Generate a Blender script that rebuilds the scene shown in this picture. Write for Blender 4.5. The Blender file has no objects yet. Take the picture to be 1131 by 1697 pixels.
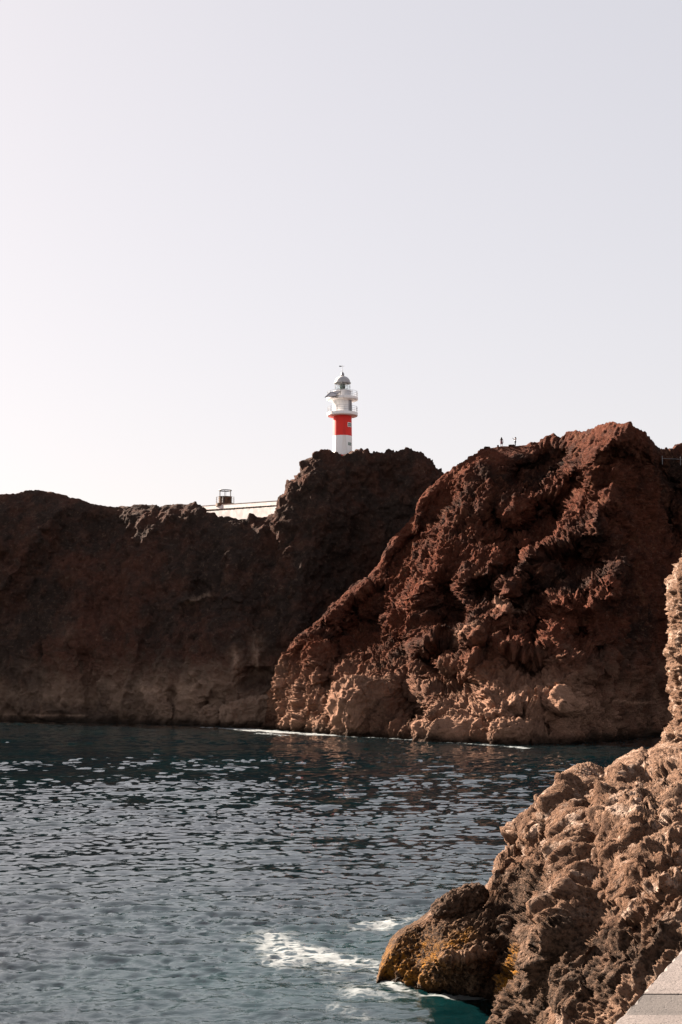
import bpy, bmesh, math, random
import numpy as np
from mathutils import Vector, Matrix

random.seed(7)
R = math.radians
SC = bpy.context.scene
COL = SC.collection

# ------------------------------------------------------------------ camera
CAM_H = 9.5                       # eye height above the water, standing on the quay
PITCH = math.atan(261.5 / 2357.0)
cam_d = bpy.data.cameras.new('camera')
cam_d.sensor_fit = 'VERTICAL'
cam_d.sensor_height = 36.0
cam_d.lens = 50.0
cam_d.clip_start = 0.1
cam_d.clip_end = 20000.0
cam = bpy.data.objects.new('camera', cam_d)
COL.objects.link(cam)
cam.location = (0, 0, CAM_H)
cam.rotation_euler = (R(90) + PITCH, 0, 0)
SC.camera = cam

# ------------------------------------------------------------------ sky, sun, exposure
SUN_EL, SUN_AZ = R(27), R(-48)    # azimuth measured from the view direction, negative = to the left
w = bpy.data.worlds.new('World')
SC.world = w
w.use_nodes = True
nt = w.node_tree
nt.nodes.clear()
sky = nt.nodes.new('ShaderNodeTexSky')
sky.sky_type = 'NISHITA'
sky.sun_disc = False
sky.sun_elevation = SUN_EL
sky.sun_rotation = SUN_AZ % (2 * math.pi)
sky.altitude = 0
sky.air_density = 1.0
sky.dust_density = 1.0
sky.ozone_density = 1.0
hs = nt.nodes.new('ShaderNodeHueSaturation')
hs.inputs['Saturation'].default_value = 0.75
gm = nt.nodes.new('ShaderNodeGamma')            # hazy bright sky: compress the range of the clear-sky model
gm.inputs['Gamma'].default_value = 0.335
mx = nt.nodes.new('ShaderNodeMix')
mx.data_type = 'RGBA'
mx.blend_type = 'MULTIPLY'
mx.inputs['Factor'].default_value = 1.0
mx.inputs['B'].default_value = (1.068, 0.982, 0.962, 1)
bg = nt.nodes.new('ShaderNodeBackground')
bg.inputs['Strength'].default_value = 0.081
wo = nt.nodes.new('ShaderNodeOutputWorld')
nt.links.new(sky.outputs[0], hs.inputs['Color'])
nt.links.new(hs.outputs[0], gm.inputs['Color'])
nt.links.new(gm.outputs[0], mx.inputs['A'])
nt.links.new(mx.outputs['Result'], bg.inputs['Color'])
nt.links.new(bg.outputs[0], wo.inputs[0])

sun_d = bpy.data.lights.new('sun', 'SUN')
sun_d.energy = 5.0
sun_d.angle = R(0.5)
sun_d.color = (1.0, 0.87, 0.74)
sun = bpy.data.objects.new('sun', sun_d)
COL.objects.link(sun)
sdir = Vector((math.sin(SUN_AZ) * math.cos(SUN_EL), math.cos(SUN_AZ) * math.cos(SUN_EL), math.sin(SUN_EL)))
sun.rotation_euler = sdir.to_track_quat('Z', 'Y').to_euler()
sun.location = sdir * 400

SC.view_settings.view_transform = 'Standard'
SC.view_settings.look = 'None'
SC.view_settings.gamma = 1.0
SC.view_settings.use_curve_mapping = False
SC.view_settings.exposure = 2.6
SC.render.engine = 'CYCLES'
SC.cycles.max_bounces = 6
SC.cycles.diffuse_bounces = 3
SC.cycles.glossy_bounces = 3

# ------------------------------------------------------------------ helpers: space
F = 2357.0
CP, SP = math.cos(PITCH), math.sin(PITCH)


def at(px, py, Y):
    """World point lying at distance Y on the sight line through a photo pixel."""
    px = np.asarray(px, float); py = np.asarray(py, float); Y = np.asarray(Y, float)
    dx = (px - 565.5) / F
    dy = (848.5 - py) / F
    wy = CP - dy * SP
    wz = SP + dy * CP
    return np.stack(np.broadcast_arrays(dx / wy * Y, Y, CAM_H + wz / wy * Y), -1)


def P(px, py, Y):
    return Vector(at(px, py, Y).tolist())


def sea_Y(py):
    py = np.asarray(py, float)
    dy = (848.5 - py) / F
    return -CAM_H * (CP - dy * SP) / (SP + dy * CP)


# ------------------------------------------------------------------ helpers: noise
_rng = np.random.RandomState(11)
_PERM = np.concatenate([_rng.permutation(256)] * 3).astype(np.int32)
_G = _rng.normal(size=(256, 3)).astype(np.float32)
_G /= np.linalg.norm(_G, axis=1, keepdims=True)


def perlin(p):
    p = np.asarray(p, np.float32)
    i = np.floor(p).astype(np.int32)
    f = p - i
    i &= 255
    t = f * f * f * (f * (f * 6 - 15) + 10)
    out = 0
    for dx in (0, 1):
        a = _PERM[i[..., 0] + dx]
        wx = t[..., 0] if dx else 1 - t[..., 0]
        for dy in (0, 1):
            b = _PERM[a + i[..., 1] + dy]
            wy = t[..., 1] if dy else 1 - t[..., 1]
            for dz in (0, 1):
                g = _G[_PERM[b + i[..., 2] + dz] & 255]
                wz = t[..., 2] if dz else 1 - t[..., 2]
                d = g[..., 0] * (f[..., 0] - dx) + g[..., 1] * (f[..., 1] - dy) + g[..., 2] * (f[..., 2] - dz)
                out = out + wx * wy * wz * d
    return out * 1.5


def fbm(p, octv=5, gain=0.5, lac=2.03, ridged=False):
    p = np.asarray(p, np.float32)
    out, a, tot = 0, 1.0, 0
    for k in range(octv):
        n = perlin(p + 17.3 * k)
        if ridged:
            n = 1 - 2 * np.abs(n)
        out = out + a * n
        tot += a
        a *= gain
        p = p * lac
    return out / tot


def worley(p, second=False):
    p = np.asarray(p, np.float32)
    shp = p.shape[:-1]
    p = p.reshape(-1, 3)
    i = np.floor(p).astype(np.int32)
    best = np.full(len(p), 9.0, np.float32)
    b2 = best.copy()
    for dx in (-1, 0, 1):
        for dy in (-1, 0, 1):
            for dz in (-1, 0, 1):
                c = i + np.array((dx, dy, dz), np.int32)
                h = _PERM[_PERM[_PERM[c[:, 0] & 255] + (c[:, 1] & 255)] + (c[:, 2] & 255)] & 255
                q = c + 0.5 + 0.45 * _G[h]
                d = ((p - q) ** 2).sum(1)
                if second:
                    b2 = np.minimum(b2, np.maximum(best, d))
                best = np.minimum(best, d)
    if second:
        return np.sqrt(best).reshape(shp), np.sqrt(b2).reshape(shp)
    return np.sqrt(best).reshape(shp)


def facets(p, tilt=0.9, seed=0):
    """Broken-rock relief: every cell is a plane with its own height and slope, edges between cells are steps."""
    p = np.asarray(p, np.float32)
    shp = p.shape[:-1]
    p = p.reshape(-1, 3)
    i = np.floor(p).astype(np.int32)
    b1 = np.full(len(p), 9.0, np.float32); b2 = b1.copy()
    h1 = np.zeros(len(p), np.float32); h2 = h1.copy()
    for dx in (-1, 0, 1):
        for dy in (-1, 0, 1):
            for dz in (-1, 0, 1):
                c = i + np.array((dx, dy, dz), np.int32)
                h = _PERM[_PERM[_PERM[(c[:, 0] + seed) & 255] + (c[:, 1] & 255)] + (c[:, 2] & 255)] & 255
                r = p - (c + 0.5 + 0.45 * _G[h])
                d = (r * r).sum(1)
                g = _G[(h * 7 + 3) & 255]
                val = (h / 255.0 - 0.5) + tilt * (r * g).sum(1)
                m1 = d < b1
                m2 = (~m1) & (d < b2)
                b2 = np.where(m1, b1, np.where(m2, d, b2)); h2 = np.where(m1, h1, np.where(m2, val, h2))
                b1 = np.where(m1, d, b1); h1 = np.where(m1, val, h1)
    e = np.sqrt(b2) - np.sqrt(b1)
    t = np.clip(e / 0.10, 0, 1)
    return (h1 * (0.5 + 0.5 * t) + h2 * (0.5 - 0.5 * t)).reshape(shp)


def lerp(a, b, t):
    return a + (b - a) * t


def sstep(a, b, x):
    t = np.clip((x - a) / (b - a), 0, 1)
    return t * t * (3 - 2 * t)


def smooth_interp(x, xs, ys):
    """Monotone-ish cubic through control points (finite-difference tangents)."""
    xs = np.asarray(xs, float); ys = np.asarray(ys, float)
    m = np.gradient(ys, xs)
    k = np.clip(np.searchsorted(xs, x) - 1, 0, len(xs) - 2)
    h = xs[k + 1] - xs[k]
    t = np.clip((x - xs[k]) / h, 0, 1)
    t2, t3 = t * t, t * t * t
    return (2 * t3 - 3 * t2 + 1) * ys[k] + (t3 - 2 * t2 + t) * h * m[k] + (-2 * t3 + 3 * t2) * ys[k + 1] + (t3 - t2) * h * m[k + 1]


def strokes(px, py, items, deep=1.0):
    """Relief in metres (positive = out of the rock): gaussian ridges (amp>0) and hollows (amp<0) along polylines."""
    out = np.zeros(px.shape, np.float32)
    for pts, wd, amp in items:
        if amp < 0:
            wd, amp = wd * deep, amp * deep
        pts = np.asarray(pts, float)
        m = (px > pts[:, 0].min() - 3 * wd) & (px < pts[:, 0].max() + 3 * wd) & (py > pts[:, 1].min() - 3 * wd) & (py < pts[:, 1].max() + 3 * wd)
        if not m.any():
            continue
        X, Yp = px[m], py[m]
        d2 = np.full(X.shape, 1e9)
        if len(pts) == 1:
            d2 = (X - pts[0, 0]) ** 2 + (Yp - pts[0, 1]) ** 2
        for a, b in zip(pts[:-1], pts[1:]):
            ab = b - a
            t = np.clip(((X - a[0]) * ab[0] + (Yp - a[1]) * ab[1]) / (ab @ ab), 0, 1)
            d2 = np.minimum(d2, (X - a[0] - t * ab[0]) ** 2 + (Yp - a[1] - t * ab[1]) ** 2)
        q = np.sqrt(d2) / wd
        out[m] += amp * (np.exp(-1.7 * np.sqrt(q * q + 0.01)) * 1.15 if amp > 0 else np.minimum(1, 2.2 * np.exp(-1.15 * q * q)))
    return out


# ------------------------------------------------------------------ helpers: objects
def tag(o, label=None, cat=None, group=None, kind=None):
    if label: o['label'] = label
    if cat: o['category'] = cat
    if group: o['group'] = group
    if kind: o['kind'] = kind
    return o


def link(o, parent=None):
    COL.objects.link(o)
    if parent is not None:
        o.parent = parent
        o.matrix_parent_inverse = Matrix.Identity(4)
    return o


def empty(name, loc=(0, 0, 0), rz=0):
    o = bpy.data.objects.new(name, None)
    o.location = loc
    o.rotation_euler = (0, 0, rz)
    o.empty_display_size = 0.3
    return link(o)


def grid_mesh(name, V, mat, attrs=None, parent=None, smooth=True, flip=False):
    nv, nu = V.shape[:2]
    me = bpy.data.meshes.new(name)
    idx = np.arange(nv * nu, dtype=np.int32).reshape(nv, nu)
    q = np.stack([idx[:-1, :-1], idx[:-1, 1:], idx[1:, 1:], idx[1:, :-1]], -1).reshape(-1, 4)
    if flip:
        q = q[:, ::-1]
    n = len(q)
    me.vertices.add(nv * nu)
    me.vertices.foreach_set('co', np.ascontiguousarray(V, np.float32).ravel())
    me.loops.add(n * 4)
    me.loops.foreach_set('vertex_index', np.ascontiguousarray(q, np.int32).ravel())
    me.polygons.add(n)
    me.polygons.foreach_set('loop_start', np.arange(0, n * 4, 4, dtype=np.int32))
    me.polygons.foreach_set('use_smooth', np.full(n, smooth))
    for k, a in (attrs or {}).items():
        at_ = me.attributes.new(k, 'FLOAT', 'POINT')
        at_.data.foreach_set('value', np.ascontiguousarray(a, np.float32).ravel())
    me.materials.append(mat)
    me.update(calc_edges=True)
    me.validate()
    return link(bpy.data.objects.new(name, me), parent)


def bm_obj(name, bm, mat, parent=None, smooth=False, loc=None):
    me = bpy.data.meshes.new(name)
    bmesh.ops.recalc_face_normals(bm, faces=bm.faces[:])
    bm.to_mesh(me)
    bm.free()
    me.materials.append(mat)
    if smooth:
        for p in me.polygons: p.use_smooth = True
    o = bpy.data.objects.new(name, me)
    if loc is not None: o.location = loc
    return link(o, parent)


def add_box(bm, c, s, M=None, bevel=0):
    r = bmesh.ops.create_cube(bm, size=1)
    vs = r['verts']
    bmesh.ops.scale(bm, vec=s, verts=vs)
    if bevel:
        es = list({e for v in vs for e in v.link_edges})
        b = bmesh.ops.bevel(bm, geom=es, offset=bevel, segments=2, affect='EDGES', profile=0.5)
        vs = list({v for f in b['faces'] for v in f.verts} | {v for v in vs if v.is_valid})
    bmesh.ops.translate(bm, vec=c, verts=vs)
    if M is not None:
        bmesh.ops.transform(bm, matrix=M, verts=vs)
    return vs


def add_tube(bm, pts, r, n=8, closed=False):
    pts = [Vector(p) for p in pts]
    rings = []
    L = len(pts)
    for i, p in enumerate(pts):
        if closed:
            d = pts[(i + 1) % L] - pts[i - 1]
        else:
            d = pts[min(i + 1, L - 1)] - pts[max(i - 1, 0)]
        d.normalize()
        a = d.orthogonal() if abs(d.z) > 0.9 else d.cross(Vector((0, 0, 1)))
        a.normalize()
        b = d.cross(a)
        rr = r[i] if isinstance(r, (list, tuple)) else r
        rings.append([bm.verts.new(p + a * (rr * math.cos(t)) + b * (rr * math.sin(t))) for t in [2 * math.pi * k / n for k in range(n)]])
    for i in range(L if closed else L - 1):
        A, B = rings[i], rings[(i + 1) % L]
        for k in range(n):
            bm.faces.new((A[k], A[(k + 1) % n], B[(k + 1) % n], B[k]))
    if not closed:
        bm.faces.new(rings[0][::-1]); bm.faces.new(rings[-1])


def add_lathe(bm, prof, n=48, a0=0, a1=2 * math.pi, cap=True):
    full = abs(a1 - a0 - 2 * math.pi) < 1e-6
    m = n if full else n + 1
    rings = []
    for r, z in prof:
        if r < 1e-6:
            v = bm.verts.new((0, 0, z)); rings.append([v] * m)
        else:
            rings.append([bm.verts.new((r * math.cos(a0 + (a1 - a0) * k / n), r * math.sin(a0 + (a1 - a0) * k / n), z)) for k in range(m)])
    for A, B in zip(rings[:-1], rings[1:]):
        for k in range(n):
            q = [A[k], A[(k + 1) % m], B[(k + 1) % m], B[k]]
            q = list(dict.fromkeys(q))
            if len(q) > 2:
                bm.faces.new(q)
    if cap and full:
        for rg, s in ((rings[0], -1), (rings[-1], 1)):
            if len(set(rg)) > 2:
                bm.faces.new(rg[::s])


# ------------------------------------------------------------------ helpers: materials
def mat_base(name):
    m = bpy.data.materials.new(name)
    m.use_nodes = True
    t = m.node_tree
    return m, t, t.nodes['Principled BSDF']


class NB:
    """Tiny node builder."""
    def __init__(self, tree):
        self.t = tree

    def n(self, typ, **kw):
        nd = self.t.nodes.new(typ)
        for k, v in kw.items():
            setattr(nd, k, v)
        return nd

    def put(self, nd, sock, v):
        if hasattr(v, 'is_linked') or isinstance(v, bpy.types.NodeSocket):
            self.t.links.new(v, nd.inputs[sock])
        else:
            nd.inputs[sock].default_value = v

    def noise(self, vec, scale, detail=4, rough=0.55, dist=0.0):
        nd = self.n('ShaderNodeTexNoise')
        self.put(nd, 'Vector', vec); nd.inputs['Scale'].default_value = scale
        nd.inputs['Detail'].default_value = detail; nd.inputs['Roughness'].default_value = rough
        nd.inputs['Distortion'].default_value = dist
        return nd.outputs['Fac']

    def voro(self, vec, scale, feature='F1'):
        nd = self.n('ShaderNodeTexVoronoi', feature=feature)
        self.put(nd, 'Vector', vec); nd.inputs['Scale'].default_value = scale
        return nd.outputs['Distance']

    def ramp(self, x, a, b, lo=0.0, hi=1.0):
        nd = self.n('ShaderNodeMapRange', interpolation_type='SMOOTHSTEP')
        self.put(nd, 'Value', x)
        for k, v in (('From Min', a), ('From Max', b), ('To Min', lo), ('To Max', hi)):
            nd.inputs[k].default_value = v
        return nd.outputs[0]

    def math(self, op, a, b=0.0):
        nd = self.n('ShaderNodeMath', operation=op)
        self.put(nd, 0, a); self.put(nd, 1, b)
        return nd.outputs[0]

    def mix(self, f, a, b):
        nd = self.n('ShaderNodeMix', data_type='RGBA')
        self.put(nd, 'Factor', f); self.put(nd, 'A', a if not isinstance(a, tuple) else (*a, 1)); self.put(nd, 'B', b if not isinstance(b, tuple) else (*b, 1))
        return nd.outputs['Result']

    def coords(self, scale=(1, 1, 1)):
        tc = self.n('ShaderNodeTexCoord')
        if scale == (1, 1, 1):
            return tc.outputs['Object']
        mp = self.n('ShaderNodeMapping')
        self.t.links.new(tc.outputs['Object'], mp.inputs['Vector'])
        mp.inputs['Scale'].default_value = scale
        return mp.outputs[0]

    def attr(self, name):
        return self.n('ShaderNodeAttribute', attribute_name=name).outputs['Fac']

    def z(self):
        tc = self.n('ShaderNodeTexCoord'); s = self.n('ShaderNodeSeparateXYZ')
        self.t.links.new(tc.outputs['Object'], s.inputs[0])
        return s.outputs['Z']

    def bump(self, h, strength, dist, normal=None):
        nd = self.n('ShaderNodeBump')
        self.put(nd, 'Height', h); nd.inputs['Strength'].default_value = strength; nd.inputs['Distance'].default_value = dist
        if normal is not None:
            self.t.links.new(normal, nd.inputs['Normal'])
        return nd.outputs[0]


def plain(name, col, rough=0.6, metal=0.0, var=0.15, scale=3.0):
    m, t, b = mat_base(name)
    nb = NB(t)
    f = nb.noise(nb.coords(), scale, 5, 0.6)
    c = nb.mix(nb.ramp(f, 0.35, 0.7), tuple(x * (1 - var) for x in col), tuple(min(1, x * (1 + var * 0.5)) for x in col))
    t.links.new(c, b.inputs['Base Color'])
    b.inputs['Roughness'].default_value = rough
    b.inputs['Metallic'].default_value = metal
    b.inputs['Specular IOR Level'].default_value = 0.5 if rough < 0.5 else (0.2 if rough < 0.8 else 0.05)
    return m


def rock_far(name, dark, red, ochre, tan, tan_top, red_amt):
    m, t, b = mat_base(name)
    nb = NB(t)
    v = nb.coords()
    big = nb.noise(v, 0.055, 5, 0.6, 0.6)
    mid = nb.noise(v, 0.35, 5, 0.62)
    fine = nb.noise(v, 1.9, 4, 0.65)
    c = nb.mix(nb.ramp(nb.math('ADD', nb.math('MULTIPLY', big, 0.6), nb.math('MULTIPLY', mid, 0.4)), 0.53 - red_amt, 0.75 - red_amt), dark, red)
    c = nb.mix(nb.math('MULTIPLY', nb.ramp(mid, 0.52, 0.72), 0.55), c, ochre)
    c = nb.mix(nb.math('MULTIPLY', nb.ramp(fine, 0.5, 0.75), 0.45), c, dark)
    spk = nb.noise(v, 1.35, 6, 0.78)
    c = nb.mix(nb.math('MULTIPLY', nb.ramp(spk, 0.53, 0.68), 0.55), c, tuple(0.55 * a + 0.45 * b for a, b in zip(tan, ochre)))
    c = nb.mix(nb.math('MULTIPLY', nb.ramp(spk, 0.46, 0.34), 0.7), c, tuple(0.6 * a for a in dark))
    z = nb.z()
    zz = nb.math('ADD', z, nb.math('MULTIPLY', nb.math('SUBTRACT', mid, 0.5), 14.0))
    lowband = nb.math('MULTIPLY', nb.ramp(zz, tan_top, tan_top * 0.1), nb.ramp(big, 0.38, 0.58, 0.2, 0.9))
    c = nb.mix(lowband, c, tan)
    c = nb.mix(nb.math('MULTIPLY', nb.attr('pale'), nb.ramp(fine, 0.3, 0.6, 0.5, 1)), c, tuple(min(0.5, x * 1.45) for x in tan))
    wet = nb.ramp(nb.math('ADD', z, nb.math('MULTIPLY', mid, 2.0)), 2.6, 1.2)
    c = nb.mix(nb.math('MULTIPLY', wet, 0.85), c, (0.018, 0.014, 0.011))
    t.links.new(c, b.inputs['Base Color'])
    b.inputs['Roughness'].default_value = 0.95
    b.inputs['Specular IOR Level'].default_value = 0.03
    h = nb.math('ADD', nb.math('MULTIPLY', fine, 0.7), nb.math('MULTIPLY', nb.noise(v, 5.0, 3, 0.7), 0.35))
    t.links.new(nb.bump(h, 1.0, 1.1), b.inputs['Normal'])
    return m


def rock_near(name, zlow=3.0):
    m, t, b = mat_base(name)
    nb = NB(t)
    v = nb.coords()
    big = nb.noise(v, 0.22, 5, 0.6, 0.5)
    mid = nb.noise(v, 1.3, 5, 0.62)
    fine = nb.noise(v, 7.0, 5, 0.7)
    c = nb.mix(nb.ramp(big, 0.38, 0.62), (0.225, 0.137, 0.092), (0.140, 0.077, 0.048))
    c = nb.mix(nb.math('MULTIPLY', nb.ramp(mid, 0.52, 0.68), 0.8), c, (0.46, 0.335, 0.262))
    c = nb.mix(nb.math('MULTIPLY', nb.ramp(mid, 0.48, 0.32), 0.75), c, (0.095, 0.052, 0.034))
    c = nb.mix(nb.math('MULTIPLY', nb.ramp(fine, 0.5, 0.36), 0.75), c, (0.038, 0.022, 0.016))
    z = nb.z()
    crust = nb.attr('crust')
    cf = nb.ramp(nb.math('ADD', crust, nb.math('MULTIPLY', nb.math('SUBTRACT', mid, 0.5), 1.1)), 0.25, 0.65)
    cr = nb.mix(nb.ramp(fine, 0.4, 0.62), (0.030, 0.019, 0.013), (0.105, 0.063, 0.042))
    c = nb.mix(nb.math('MULTIPLY', cf, 0.92), c, cr)
    alg = nb.math('MULTIPLY', nb.attr('algae'), nb.ramp(nb.math('ADD', nb.math('MULTIPLY', mid, 0.4), nb.math('MULTIPLY', fine, 0.6)), 0.43, 0.60))
    c = nb.mix(alg, c, (0.27, 0.115, 0.011))
    wet = nb.ramp(nb.math('ADD', z, nb.math('MULTIPLY', mid, 0.5)), 0.62, 0.32)
    c = nb.mix(nb.math('MULTIPLY', wet, 0.8), c, (0.022, 0.015, 0.01))
    t.links.new(c, b.inputs['Base Color'])
    rg = nb.mix(wet, (0.92, 0.92, 0.92), (0.35, 0.35, 0.35))
    t.links.new(rg, b.inputs['Roughness'])
    b.inputs['Specular IOR Level'].default_value = 0.05
    pit = nb.voro(v, 5.5)
    h = nb.math('ADD', nb.math('MULTIPLY', fine, 0.55), nb.math('MULTIPLY', nb.ramp(pit, 0.0, 0.35), 0.35))
    h = nb.math('ADD', h, nb.math('MULTIPLY', nb.noise(v, 24.0, 3, 0.7), 0.22))
    t.links.new(nb.bump(h, 1.0, 0.42), b.inputs['Normal'])
    return m


M_HEAD = rock_far('rock_red_scoria', (0.026, 0.015, 0.012), (0.100, 0.031, 0.018), (0.105, 0.050, 0.029), (0.27, 0.155, 0.105), 15.0, 0.16)
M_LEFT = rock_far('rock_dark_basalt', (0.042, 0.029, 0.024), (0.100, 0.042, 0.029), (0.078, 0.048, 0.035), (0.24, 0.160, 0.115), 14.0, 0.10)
M_NEAR = rock_near('rock_tan_pitted')
def weathered(name, col, streak, rough=0.6):
    m, t, b = mat_base(name)
    nb = NB(t)
    f = nb.noise(nb.coords((1.6, 1.6, 0.16)), 1.0, 5, 0.6)
    g = nb.noise(nb.coords(), 0.9, 5, 0.65)
    c = nb.mix(nb.math('MULTIPLY', nb.ramp(f, 0.5, 0.72), 0.6), col, streak)
    c = nb.mix(nb.math('MULTIPLY', nb.ramp(g, 0.55, 0.75), 0.3), c, streak)
    t.links.new(c, b.inputs['Base Color'])
    b.inputs['Roughness'].default_value = rough
    b.inputs['Specular IOR Level'].default_value = 0.2
    return m


M_WHITE = weathered('paint_white', (0.86, 0.84, 0.83), (0.66, 0.58, 0.52))
M_RED = weathered('paint_red', (0.72, 0.036, 0.027), (0.50, 0.035, 0.03))
M_GREYW = plain('paint_pale_grey', (0.62, 0.61, 0.62), 0.45, 0, 0.1, 1.0)
M_DOME = plain('paint_dome_grey', (0.40, 0.39, 0.40), 0.7, 0, 0.15, 1.0)
M_RAIL = plain('paint_rail_grey', (0.22, 0.21, 0.22), 0.7, 0, 0.15, 1.0)
M_WALL = plain('wall_limewash', (0.74, 0.68, 0.65), 0.9, 0, 0.2, 0.7)
M_GREY = plain('metal_grey', (0.30, 0.29, 0.30), 0.45, 0.6, 0.2, 2.0)
M_DARK = plain('metal_dark', (0.055, 0.045, 0.042), 0.6, 0.3, 0.3, 2.0)
M_RUST = plain('painted_rust', (0.13, 0.075, 0.045), 0.75, 0.2, 0.5, 1.5)
M_CREAM = plain('wall_cream', (0.70, 0.63, 0.60), 0.9, 0, 0.14, 0.6)
M_SOLAR = plain('solar_back', (0.17, 0.17, 0.20), 0.6, 0, 0.1, 1.0)
M_BLOCK = plain('glass_block', (0.16, 0.22, 0.19), 0.15, 0, 0.3, 6.0)
M_STONE = plain('stone_dry', (0.035, 0.028, 0.022), 0.95, 0, 0.5, 2.5)


def glass_mat():
    m, t, b = mat_base('lantern_glass')
    nb = NB(t)
    b.inputs['Base Color'].default_value = (0.95, 0.97, 0.97, 1)
    b.inputs['Roughness'].default_value = 0.03
    b.inputs['IOR'].default_value = 1.1
    b.inputs['Transmission Weight'].default_value = 1.0
    return m


M_GLASS = glass_mat()


def water_mat():
    m, t, b = mat_base('sea_water')
    nb = NB(t)
    v = nb.coords((1, 1, 1))
    vs = nb.coords((0.62, 1.0, 1.0))
    sh = nb.attr('shallow')
    n1 = nb.noise(v, 0.09, 4, 0.6, 0.4)
    c = nb.mix(nb.ramp(n1, 0.4, 0.65), (0.0006, 0.0050, 0.0070), (0.0008, 0.0075, 0.0090))
    c = nb.mix(nb.math('MULTIPLY', sh, nb.ramp(n1, 0.3, 0.6, 0.45, 1.0)), c, (0.0025, 0.0225, 0.0225))
    # foam: lace of noise cells thresholded by the foam attribute
    fo = nb.attr('foam')
    warp = nb.n('ShaderNodeVectorMath', operation='ADD')
    nz = nb.n('ShaderNodeTexNoise'); nb.put(nz, 'Vector', v); nz.inputs['Scale'].default_value = 0.9; nz.inputs['Detail'].default_value = 4
    sc = nb.n('ShaderNodeVectorMath', operation='SCALE'); t.links.new(nz.outputs['Color'], sc.inputs[0]); sc.inputs['Scale'].default_value = 2.2
    t.links.new(vs, warp.inputs[0]); t.links.new(sc.outputs[0], warp.inputs[1])
    lace = nb.voro(warp.outputs[0], 1.5, 'DISTANCE_TO_EDGE')
    lace = nb.ramp(lace, 0.0, 0.42, 1.0, 0.0)
    fn = nb.noise(warp.outputs[0], 3.5, 6, 0.7)
    fm = nb.math('ADD', nb.math('MULTIPLY', lace, 0.55), nb.math('MULTIPLY', fn, 0.45))
    thr = nb.math('SUBTRACT', 1.02, fo)
    fmask = nb.ramp(nb.math('SUBTRACT', fm, thr), -0.07, 0.32)
    c = nb.mix(nb.math('MULTIPLY', fmask, 0.85), c, (0.20, 0.215, 0.215))
    t.links.new(c, b.inputs['Base Color'])
    r = nb.math('ADD', nb.math('MULTIPLY', fmask, 0.5), 0.045)
    t.links.new(r, b.inputs['Roughness'])
    b.inputs['IOR'].default_value = 1.9
    gust = nb.noise(v, 0.035, 3, 0.5, 0.5)
    w1 = nb.noise(vs, 2.8, 3, 0.55, 0.6)
    w2 = nb.noise(vs, 8.5, 3, 0.6, 0.4)
    near = nb.attr('ripple')
    h = nb.math('ADD', w1, nb.math('MULTIPLY', w2, 0.42))
    h = nb.math('MULTIPLY', h, nb.math('MULTIPLY', near, nb.ramp(gust, 0.3, 0.7, 0.6, 1.2)))
    t.links.new(nb.bump(h, 1.0, 0.10), b.inputs['Normal'])
    return m


M_SEA = water_mat()


def concrete_mat(name, col):
    m, t, b = mat_base(name)
    nb = NB(t)
    v = nb.coords()
    a = nb.noise(v, 2.2, 5, 0.6)
    g = nb.noise(v, 38.0, 4, 0.75)
    p = nb.voro(v, 26.0)
    c = nb.mix(nb.ramp(a, 0.35, 0.65), tuple(x * 0.8 for x in col), col)
    c = nb.mix(nb.math('MULTIPLY', nb.ramp(g, 0.48, 0.66), 0.75), c, tuple(x * 0.5 for x in col))
    c = nb.mix(nb.math('MULTIPLY', nb.ramp(p, 0.16, 0.06), nb.ramp(a, 0.45, 0.6)), c, tuple(x * 0.25 for x in col))
    t.links.new(c, b.inputs['Base Color'])
    b.inputs['Roughness'].default_value = 0.92
    h = nb.math('ADD', g, nb.math('MULTIPLY', nb.ramp(p, 0.02, 0.2), 0.7))
    t.links.new(nb.bump(h, 0.7, 0.012), b.inputs['Normal'])
    return m


M_CONC = concrete_mat('concrete_pale', (0.125, 0.100, 0.090))
M_CONC2 = concrete_mat('concrete_grey', (0.062, 0.050, 0.044))


# ------------------------------------------------------------------ rock masses
def blur(a, k, axis):
    if k < 1: return a
    pad = [(0, 0)] * a.ndim; pad[axis] = (k + 1, k)
    c = np.cumsum(np.pad(a, pad, mode='edge'), axis=axis)
    n = a.shape[axis]
    hi = np.take(c, np.arange(2 * k + 1, 2 * k + 1 + n), axis=axis); lo = np.take(c, np.arange(n), axis=axis)
    return (hi - lo) / (2 * k + 1)


def normals(V, k=7):
    for _ in range(2):
        V = blur(blur(V, k, 0), k, 1)
    du = np.gradient(V, axis=1)
    dv = np.gradient(V, axis=0)
    n = np.cross(du, dv)
    n /= np.linalg.norm(n, axis=-1, keepdims=True) + 1e-9
    return n


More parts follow.
